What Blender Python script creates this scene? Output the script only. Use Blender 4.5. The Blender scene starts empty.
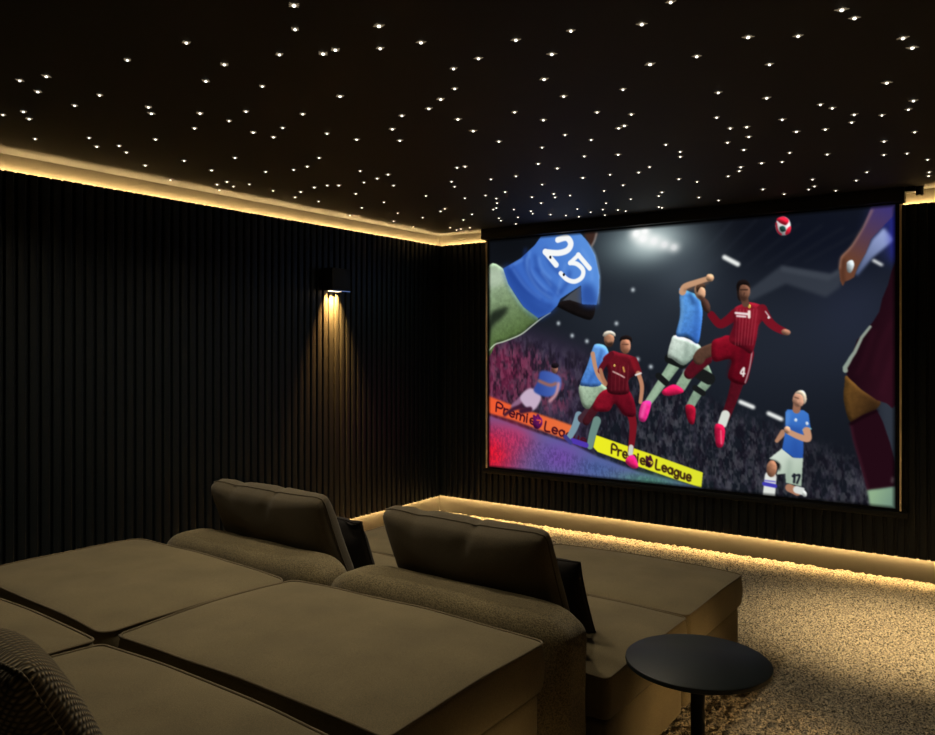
import bpy, bmesh, math, random
import numpy as np
from mathutils import Vector, noise as mnoise

random.seed(7)
rng = np.random.default_rng(7)
SC = bpy.context.scene
COL = SC.collection
PI = math.pi

# ------------------------------------------------------------------ light settings
LED_TOP_Z, LED_BOT_Z = 2.3965, 0.157
LED_TOP_E, LED_BOT_E = 350.0, 240.0
E_SCONCE, E_POOL = 115.0, 400.0
E_SIDE_FILL = 42.0
FRONT_ROT = -1.2
FILL_SPOTS = [(1.0, -1.0, 8.0), (2.2, -1.3, 9.0), (1.3, -2.3, 28.0), (2.4, -2.6, 30.0), (1.2, -3.5, 28.0), (2.3, -3.5, 34.0), (2.2, -4.3, 22.0)]

# ------------------------------------------------------------------ colour helpers
def lin(c):
    c = np.asarray(c, dtype=float) / 255.0
    return np.where(c <= 0.04045, c / 12.92, ((c + 0.055) / 1.055) ** 2.4)

def L3(r, g, b):
    v = lin((r, g, b))
    return (float(v[0]), float(v[1]), float(v[2]), 1.0)

# ------------------------------------------------------------------ materials
def new_mat(name):
    m = bpy.data.materials.new(name)
    m.use_nodes = True
    nt = m.node_tree
    bsdf = nt.nodes['Principled BSDF']
    return m, nt, bsdf

def plain(name, col, rough=0.6, metal=0.0, spec=0.5, coat=0.0):
    m, nt, b = new_mat(name)
    b.inputs['Roughness'].default_value = rough
    b.inputs['Metallic'].default_value = metal
    b.inputs['Specular IOR Level'].default_value = spec
    b.inputs['Coat Weight'].default_value = coat
    tc = nt.nodes.new('ShaderNodeTexCoord')
    nz = nt.nodes.new('ShaderNodeTexNoise')
    nz.inputs['Scale'].default_value = 9.0
    nz.inputs['Detail'].default_value = 4.0
    nt.links.new(tc.outputs['Object'], nz.inputs['Vector'])
    mp = nt.nodes.new('ShaderNodeMapRange')
    mp.inputs['To Min'].default_value = 0.92
    mp.inputs['To Max'].default_value = 1.08
    nt.links.new(nz.outputs['Fac'], mp.inputs['Value'])
    mx = nt.nodes.new('ShaderNodeMix')
    mx.data_type = 'RGBA'
    mx.blend_type = 'MULTIPLY'
    mx.inputs['Factor'].default_value = 1.0
    mx.inputs['A'].default_value = (*col[:3], 1)
    nt.links.new(mp.outputs['Result'], mx.inputs['B'])
    nt.links.new(mx.outputs['Result'], b.inputs['Base Color'])
    return m

def emit(name, col, strength, sampling='AUTO'):
    m = bpy.data.materials.new(name)
    m.use_nodes = True
    nt = m.node_tree
    nt.nodes.clear()
    o = nt.nodes.new('ShaderNodeOutputMaterial')
    e = nt.nodes.new('ShaderNodeEmission')
    e.inputs['Color'].default_value = (*col[:3], 1)
    e.inputs['Strength'].default_value = strength
    nt.links.new(e.outputs[0], o.inputs[0])
    m.cycles.emission_sampling = sampling
    return m

def fabric(name, col, scale=420.0, bump=0.25, dark=0.6, light=1.35, sheen=0.15, dist=0.003, weave=False):
    m, nt, b = new_mat(name)
    b.inputs['Roughness'].default_value = 0.95
    b.inputs['Specular IOR Level'].default_value = 0.15
    b.inputs['Sheen Weight'].default_value = sheen
    b.inputs['Sheen Roughness'].default_value = 0.5
    tc = nt.nodes.new('ShaderNodeTexCoord')
    if weave:
        waves = []
        for ang in (0.72, -0.72):
            mpg = nt.nodes.new('ShaderNodeMapping')
            mpg.inputs['Rotation'].default_value = (0.0, ang, 0.0)
            nt.links.new(tc.outputs['Object'], mpg.inputs['Vector'])
            wv = nt.nodes.new('ShaderNodeTexWave')
            wv.bands_direction = 'X'
            wv.inputs['Scale'].default_value = scale
            wv.inputs['Distortion'].default_value = 1.2
            wv.inputs['Detail'].default_value = 2.0
            nt.links.new(mpg.outputs['Vector'], wv.inputs['Vector'])
            waves.append(wv)
        mm = nt.nodes.new('ShaderNodeMath')
        mm.operation = 'MULTIPLY'
        nt.links.new(waves[0].outputs['Fac'], mm.inputs[0])
        nt.links.new(waves[1].outputs['Fac'], mm.inputs[1])
        out = mm.outputs[0]
        lo, hi = 0.0, 0.7
    else:
        nz = nt.nodes.new('ShaderNodeTexNoise')
        nz.inputs['Scale'].default_value = scale
        nz.inputs['Detail'].default_value = 3.0
        nz.inputs['Roughness'].default_value = 0.7
        nt.links.new(tc.outputs['Object'], nz.inputs['Vector'])
        out = nz.outputs['Fac']
        lo, hi = 0.35, 0.65
    mp = nt.nodes.new('ShaderNodeMapRange')
    mp.inputs['From Min'].default_value = lo
    mp.inputs['From Max'].default_value = hi
    mp.inputs['To Min'].default_value = dark
    mp.inputs['To Max'].default_value = light
    nt.links.new(out, mp.inputs['Value'])
    big = nt.nodes.new('ShaderNodeTexNoise')
    big.inputs['Scale'].default_value = 5.0
    big.inputs['Detail'].default_value = 3.0
    nt.links.new(tc.outputs['Object'], big.inputs['Vector'])
    mb = nt.nodes.new('ShaderNodeMapRange')
    mb.inputs['From Min'].default_value = 0.3
    mb.inputs['From Max'].default_value = 0.7
    mb.inputs['To Min'].default_value = 0.86
    mb.inputs['To Max'].default_value = 1.12
    nt.links.new(big.outputs['Fac'], mb.inputs['Value'])
    mul = nt.nodes.new('ShaderNodeMath')
    mul.operation = 'MULTIPLY'
    nt.links.new(mp.outputs['Result'], mul.inputs[0])
    nt.links.new(mb.outputs['Result'], mul.inputs[1])
    mx = nt.nodes.new('ShaderNodeMix')
    mx.data_type = 'RGBA'
    mx.blend_type = 'MULTIPLY'
    mx.inputs['Factor'].default_value = 1.0
    mx.inputs['A'].default_value = (*col[:3], 1)
    nt.links.new(mul.outputs[0], mx.inputs['B'])
    nt.links.new(mx.outputs['Result'], b.inputs['Base Color'])
    bp = nt.nodes.new('ShaderNodeBump')
    bp.inputs['Strength'].default_value = bump
    bp.inputs['Distance'].default_value = dist
    nt.links.new(out, bp.inputs['Height'])
    nt.links.new(bp.outputs['Normal'], b.inputs['Normal'])
    return m

def carpet_mat():
    m, nt, b = new_mat('carpet')
    b.inputs['Roughness'].default_value = 1.0
    b.inputs['Specular IOR Level'].default_value = 0.1
    b.inputs['Sheen Weight'].default_value = 0.2
    tc = nt.nodes.new('ShaderNodeTexCoord')
    n1 = nt.nodes.new('ShaderNodeTexNoise')
    n1.inputs['Scale'].default_value = 115.0
    n1.inputs['Detail'].default_value = 4.0
    n1.inputs['Roughness'].default_value = 0.75
    nt.links.new(tc.outputs['Object'], n1.inputs['Vector'])
    r = nt.nodes.new('ShaderNodeValToRGB')
    r.color_ramp.elements[0].position = 0.43
    r.color_ramp.elements[0].color = (*CARPET_DARK, 1)
    r.color_ramp.elements[1].position = 0.59
    r.color_ramp.elements[1].color = (*CARPET_LIGHT, 1)
    nt.links.new(n1.outputs['Fac'], r.inputs['Fac'])
    nt.links.new(r.outputs['Color'], b.inputs['Base Color'])
    bp = nt.nodes.new('ShaderNodeBump')
    bp.inputs['Strength'].default_value = 0.8
    bp.inputs['Distance'].default_value = 0.01
    nt.links.new(n1.outputs['Fac'], bp.inputs['Height'])
    nt.links.new(bp.outputs['Normal'], b.inputs['Normal'])
    return m

CARPET_DARK = (0.014, 0.011, 0.007)
CARPET_LIGHT = (0.60, 0.50, 0.34)
WARM = (1.0, 0.66, 0.27)

M = {}
M['slat'] = plain('slat_black', (0.0036, 0.0060, 0.0078), 0.42, spec=0.25)
M['slat_back'] = plain('slat_backing', (0.004, 0.005, 0.0055), 0.8, spec=0.1)
M['cove'] = plain('cove_plaster', (0.052, 0.047, 0.037), 0.8, spec=0.1)
M['kick'] = plain('kick_plaster', (0.080, 0.070, 0.047), 0.8, spec=0.1)
M['ceiling'] = plain('ceiling_black', (0.019, 0.0190, 0.0178), 0.7, spec=0.2)
M['carpet'] = carpet_mat()
M['led'] = emit('led_warm', WARM, LED_TOP_E)
M['led_low'] = emit('led_low_warm', WARM, LED_BOT_E)
M['lamp_lens'] = emit('lamp_lens_warm', (1.0, 0.72, 0.4), 6.0)
M['star_core'] = emit('star_core', (1.0, 0.93, 0.80), 3.0, 'NONE')
M['star_flare'] = emit('star_flare', (1.0, 0.80, 0.52), 0.22, 'NONE')
M['black_metal'] = plain('black_metal', (0.005, 0.006, 0.0065), 0.55, spec=0.2)
M['chrome'] = plain('chrome', (0.6, 0.6, 0.6), 0.25, metal=1.0)
M['brass'] = plain('gold_trim', (0.80, 0.62, 0.38), 0.35, metal=0.0)
M['mask_black'] = plain('mask_black', (0.004, 0.004, 0.005), 0.7, spec=0.15)
M['sofa'] = fabric('sofa_fabric', (0.155, 0.124, 0.068), 330.0, 0.25, 0.75, 1.25)
M['sofa_knit'] = fabric('sofa_boucle', (0.155, 0.122, 0.064), 190.0, 0.7, 0.45, 1.5, dist=0.004)
M['sofa_coarse'] = fabric('pillow_basket_weave', (0.175, 0.138, 0.080), 30.0, 0.9, 0.35, 1.9, dist=0.006, weave=True)
M['piping'] = fabric('sofa_piping', (0.135, 0.105, 0.062), 500.0, 0.2, 0.85, 1.15)
M['pillow'] = fabric('pillow_fabric_shaded', (0.080, 0.064, 0.040), 330.0, 0.2, 0.8, 1.2)  # same cloth as the sofa, darkened: the pillows' shade is in the colour
M['pillow_dark'] = fabric('dark_pillow_fabric', (0.016, 0.014, 0.0135), 330.0, 0.2, 0.8, 1.2, sheen=0.05)
M['table'] = plain('table_black', (0.011, 0.0165, 0.020), 0.5, spec=0.25)

# ------------------------------------------------------------------ object helpers
def obj(name, me, mat, parent=None):
    o = bpy.data.objects.new(name, me)
    COL.objects.link(o)
    if mat is not None:
        for mm in (mat if isinstance(mat, (list, tuple)) else [mat]):
            me.materials.append(mm)
    if parent is not None:
        o.parent = parent
    return o

def mesh(name, verts, faces, smooth=True):
    me = bpy.data.meshes.new(name)
    me.from_pydata([tuple(map(float, v)) for v in verts], [], [tuple(map(int, f)) for f in faces])
    me.update()
    if smooth:
        me.polygons.foreach_set('use_smooth', [True] * len(me.polygons))
    return me

def bm_mesh(name, bm, smooth=False, angle=None):
    bmesh.ops.recalc_face_normals(bm, faces=bm.faces)
    me = bpy.data.meshes.new(name)
    bm.to_mesh(me)
    bm.free()
    if smooth:
        me.polygons.foreach_set('use_smooth', [True] * len(me.polygons))
        if angle:
            me.set_sharp_from_angle(angle=angle)
    return me

def add_box(bm, lo, hi, bevel=0.0, seg=2):
    lo, hi = Vector(lo), Vector(hi)
    r = bmesh.ops.create_cube(bm, size=1.0)
    vs = r['verts']
    for v in vs:
        v.co = Vector(((v.co.x + .5) * (hi.x - lo.x) + lo.x, (v.co.y + .5) * (hi.y - lo.y) + lo.y, (v.co.z + .5) * (hi.z - lo.z) + lo.z))
    if bevel > 0:
        es = list({e for v in vs for e in v.link_edges})
        bmesh.ops.bevel(bm, geom=es, offset=bevel, segments=seg, profile=0.5, affect='EDGES')

def box(name, lo, hi, mat, parent=None, bevel=0.0, seg=2):
    bm = bmesh.new()
    add_box(bm, lo, hi, bevel, seg)
    return obj(name, bm_mesh(name, bm, bevel > 0, math.radians(50)), mat, parent)

def lathe(name, prof, mat, parent=None, n=64, loc=(0, 0, 0)):
    vs, fs = [], []
    k = len(prof)
    for i in range(n):
        a = 2 * PI * i / n
        for (r, z) in prof:
            vs.append((loc[0] + r * math.cos(a), loc[1] + r * math.sin(a), loc[2] + z))
    for i in range(n):
        j = (i + 1) % n
        for q in range(k - 1):
            fs.append((i * k + q, j * k + q, j * k + q + 1, i * k + q + 1))
    me = mesh(name, vs, fs)
    bm = bmesh.new()
    bm.from_mesh(me)
    bmesh.ops.remove_doubles(bm, verts=bm.verts, dist=1e-6)
    bpy.data.meshes.remove(me)
    return obj(name, bm_mesh(name, bm, True, math.radians(40)), mat, parent)

def tube_verts(path, r, closed, nseg=8):
    P = np.asarray(path, float)
    n = len(P)
    vs, fs = [], []
    for i in range(n):
        if closed:
            t = P[(i + 1) % n] - P[i - 1]
        else:
            t = P[min(i + 1, n - 1)] - P[max(i - 1, 0)]
        t = t / (np.linalg.norm(t) + 1e-9)
        up = np.array([0, 0, 1.0]) if abs(t[2]) < .9 else np.array([1.0, 0, 0])
        a = np.cross(t, up)
        a /= np.linalg.norm(a) + 1e-9
        b = np.cross(a, t)
        for k in range(nseg):
            w = 2 * PI * k / nseg
            vs.append(P[i] + r * (math.cos(w) * a + math.sin(w) * b))
    m = n if closed else n - 1
    for i in range(m):
        j = (i + 1) % n
        for k in range(nseg):
            l = (k + 1) % nseg
            fs.append((i * nseg + k, j * nseg + k, j * nseg + l, i * nseg + l))
    return vs, fs

def tube(name, path, r, closed, mat, parent=None, nseg=8):
    vs, fs = tube_verts(path, r, closed, nseg)
    return obj(name, mesh(name, vs, fs), mat, parent)

def thing(name, label, cat, loc=(0, 0, 0), rotz=0.0, group=None):
    o = bpy.data.objects.new(name, None)
    o.empty_display_size = 0.1
    COL.objects.link(o)
    o.location = loc
    o.rotation_euler = (0, 0, rotz)
    o['label'] = label
    o['category'] = cat
    if group:
        o['group'] = group
    return o

def structure(o):
    o['kind'] = 'structure'
    return o

def wob(x, y, z, s, seed):
    return mnoise.noise(Vector((x * s + seed * 7.3, y * s - seed * 3.1, z * s + seed)))

# ------------------------------------------------------------------ room constants
RW, RB, RH = 4.66, -6.45, 2.50          # right wall x, rear wall y, ceiling height
SLAT_TOP, SLAT_BOT = 2.405, 0.152
SF, SB = 0.050, 0.032                   # slat face and backing distance from the wall
PITCH, SW = 0.0615, 0.045

# ------------------------------------------------------------------ floor (shag carpet), ceiling
def grid_carpet(x0, x1, y0, y1, step, amp):
    nx, ny = int((x1 - x0) / step), int((y1 - y0) / step)
    xs = np.linspace(x0, x1, nx + 1)
    ys = np.linspace(y0, y1, ny + 1)
    X, Y = np.meshgrid(xs, ys)
    Z = rng.normal(0, 1, X.shape)
    Z = (Z + np.roll(Z, 1, 0) + np.roll(Z, 1, 1) + np.roll(np.roll(Z, 1, 0), 1, 1)) * .5
    Z = np.clip(Z, -2.2, 2.2) * amp
    jx = rng.uniform(-.3, .3, X.shape) * step
    jy = rng.uniform(-.3, .3, X.shape) * step
    jx[:, 0] = jx[:, -1] = 0
    jy[0] = jy[-1] = 0
    co = np.stack([X + jx, Y + jy, Z], -1).reshape(-1, 3).astype(np.float32)
    idx = np.arange((nx + 1) * (ny + 1)).reshape(ny + 1, nx + 1)
    q = np.stack([idx[:-1, :-1], idx[:-1, 1:], idx[1:, 1:], idx[1:, :-1]], -1).reshape(-1, 4)
    me = bpy.data.meshes.new('floor')
    me.vertices.add(len(co))
    me.vertices.foreach_set('co', co.ravel())
    me.loops.add(q.size)
    me.loops.foreach_set('vertex_index', q.ravel().astype(np.int32))
    me.polygons.add(len(q))
    me.polygons.foreach_set('loop_start', np.arange(0, q.size, 4, dtype=np.int32))
    me.update(calc_edges=True)
    me.polygons.foreach_set('use_smooth', np.ones(len(q), dtype=bool))
    return me

floor = structure(obj('floor', grid_carpet(0.0, RW, RB, 0.0, 0.0095, 0.0042), M['carpet']))
riser = structure(box('trim_1', (0.05, RB, -0.01), (RW - .05, -3.70, 0.20), M['carpet'], None, 0.012))
ceiling = structure(box('ceiling', (-.1, RB - .1, RH), (RW + .1, .1, RH + .08), M['ceiling']))

# ------------------------------------------------------------------ walls: lit plaster band top and bottom, black slats between
def slat_panel(name, length, to_world, parent, n0=0.0):
    prof_r = 0.007
    vs, fs = [], []
    def addbox(s0, s1, d0, d1, z0, z1, round_=False):
        if round_:
            sec = [(s0, d0), (s0, d1 - prof_r)]
            for k in range(1, 5):
                a = PI / 2 * k / 4
                sec.append((s0 + prof_r * (1 - math.cos(a)), d1 - prof_r + prof_r * math.sin(a)))
            for k in range(0, 5):
                a = PI / 2 * k / 4
                sec.append((s1 - prof_r + prof_r * math.sin(a), d1 - prof_r + prof_r * math.cos(a)))
            sec.append((s1, d0))
        else:
            sec = [(s0, d0), (s0, d1), (s1, d1), (s1, d0)]
        b = len(vs)
        k = len(sec)
        for z in (z0, z1):
            for (s, dd) in sec:
                vs.append(to_world(s, dd, z))
        for i in range(k):
            j = (i + 1) % k
            fs.append((b + i, b + j, b + k + j, b + k + i))
        fs.append(tuple(b + i for i in range(k)))
        fs.append(tuple(b + k + i for i in reversed(range(k))))
    addbox(-(SF - .0245), length, 0.0275, SB, SLAT_BOT, SLAT_TOP)
    n = int(length / PITCH)
    for i in range(n):
        s = n0 + i * PITCH
        if s + SW > length:
            break
        addbox(s, s + SW, SB - .001, SF, SLAT_BOT, SLAT_TOP, True)
    me = mesh(name, vs, fs, True)
    bm = bmesh.new()
    bm.from_mesh(me)
    bpy.data.meshes.remove(me)
    me = bm_mesh(name, bm, True, math.radians(35))
    return obj(name, me, M['slat'], parent)

def wall(name, lo, hi, length, to_world, n0=0.0, slats=True):
    w = structure(box(name, lo, hi, M['cove']))
    if slats:
        slat_panel('slat_panel', length, to_world, w, n0)
    return w

wall('wall_left', (-.1, RB, -.02), (0, 0.1, RH), -RB, lambda s, dd, z: (dd, -s - SF, z), 0.012)
wall('wall_back', (0, 0, -.02), (RW, .1, RH), RW, lambda s, dd, z: (s + SF if s < RW - .1 else s, -dd, z), 0.012)
wall('wall_right', (RW, RB, -.02), (RW + .1, .1, RH), -RB, lambda s, dd, z: (RW - dd, -s - SF, z), 0.012)
wall('wall_rear', (0, RB - .1, -.02), (RW, RB, RH), RW, None, 0, False).data.materials[0] = M['slat']

# ------------------------------------------------------------------ LED strips lying in the coves and under the slats
def led(p0, p1, label, mat, w=0.008, h=0.004):
    p0, p1 = Vector(p0), Vector(p1)
    t = (p1 - p0).normalized()
    n = Vector((-t.y, t.x, 0)) * (w / 2)
    bm = bmesh.new()
    lo = Vector((min(p0.x, p1.x) - abs(n.x), min(p0.y, p1.y) - abs(n.y), p0.z - h / 2))
    hi = Vector((max(p0.x, p1.x) + abs(n.x), max(p0.y, p1.y) + abs(n.y), p0.z + h / 2))
    add_box(bm, lo, hi)
    o = obj('led_strip', bm_mesh('led_strip', bm), mat)
    o['label'] = label
    o['category'] = 'light strip'
    o['group'] = 'warm hidden LED strips'
    return o
ZT, ZB = LED_TOP_Z, LED_BOT_Z
DT, DB = 0.0195, 0.0195
led((DT, RB + .1, ZT), (DT, -.03, ZT), 'warm light strip glowing in the cove above the left slatted wall', M['led'])
led((.03, -DT, ZT), (RW - .03, -DT, ZT), 'warm light strip glowing in the cove above the screen wall', M['led'])
led((RW - DT, RB + .1, ZT), (RW - DT, -.03, ZT), 'warm light strip in the cove of the wall facing the sconce', M['led'])
led((DB, RB + .1, ZB), (DB, -.03, ZB), 'warm light strip under the slats along the foot of the left wall', M['led_low'])
led((.03, -DB, ZB), (RW - .03, -DB, ZB), 'warm light strip under the slats along the foot of the screen wall', M['led_low'])
led((RW - DB, RB + .1, ZB), (RW - DB, -.03, ZB), 'warm light strip along the foot of the wall beside the side table', M['led_low'])

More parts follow.
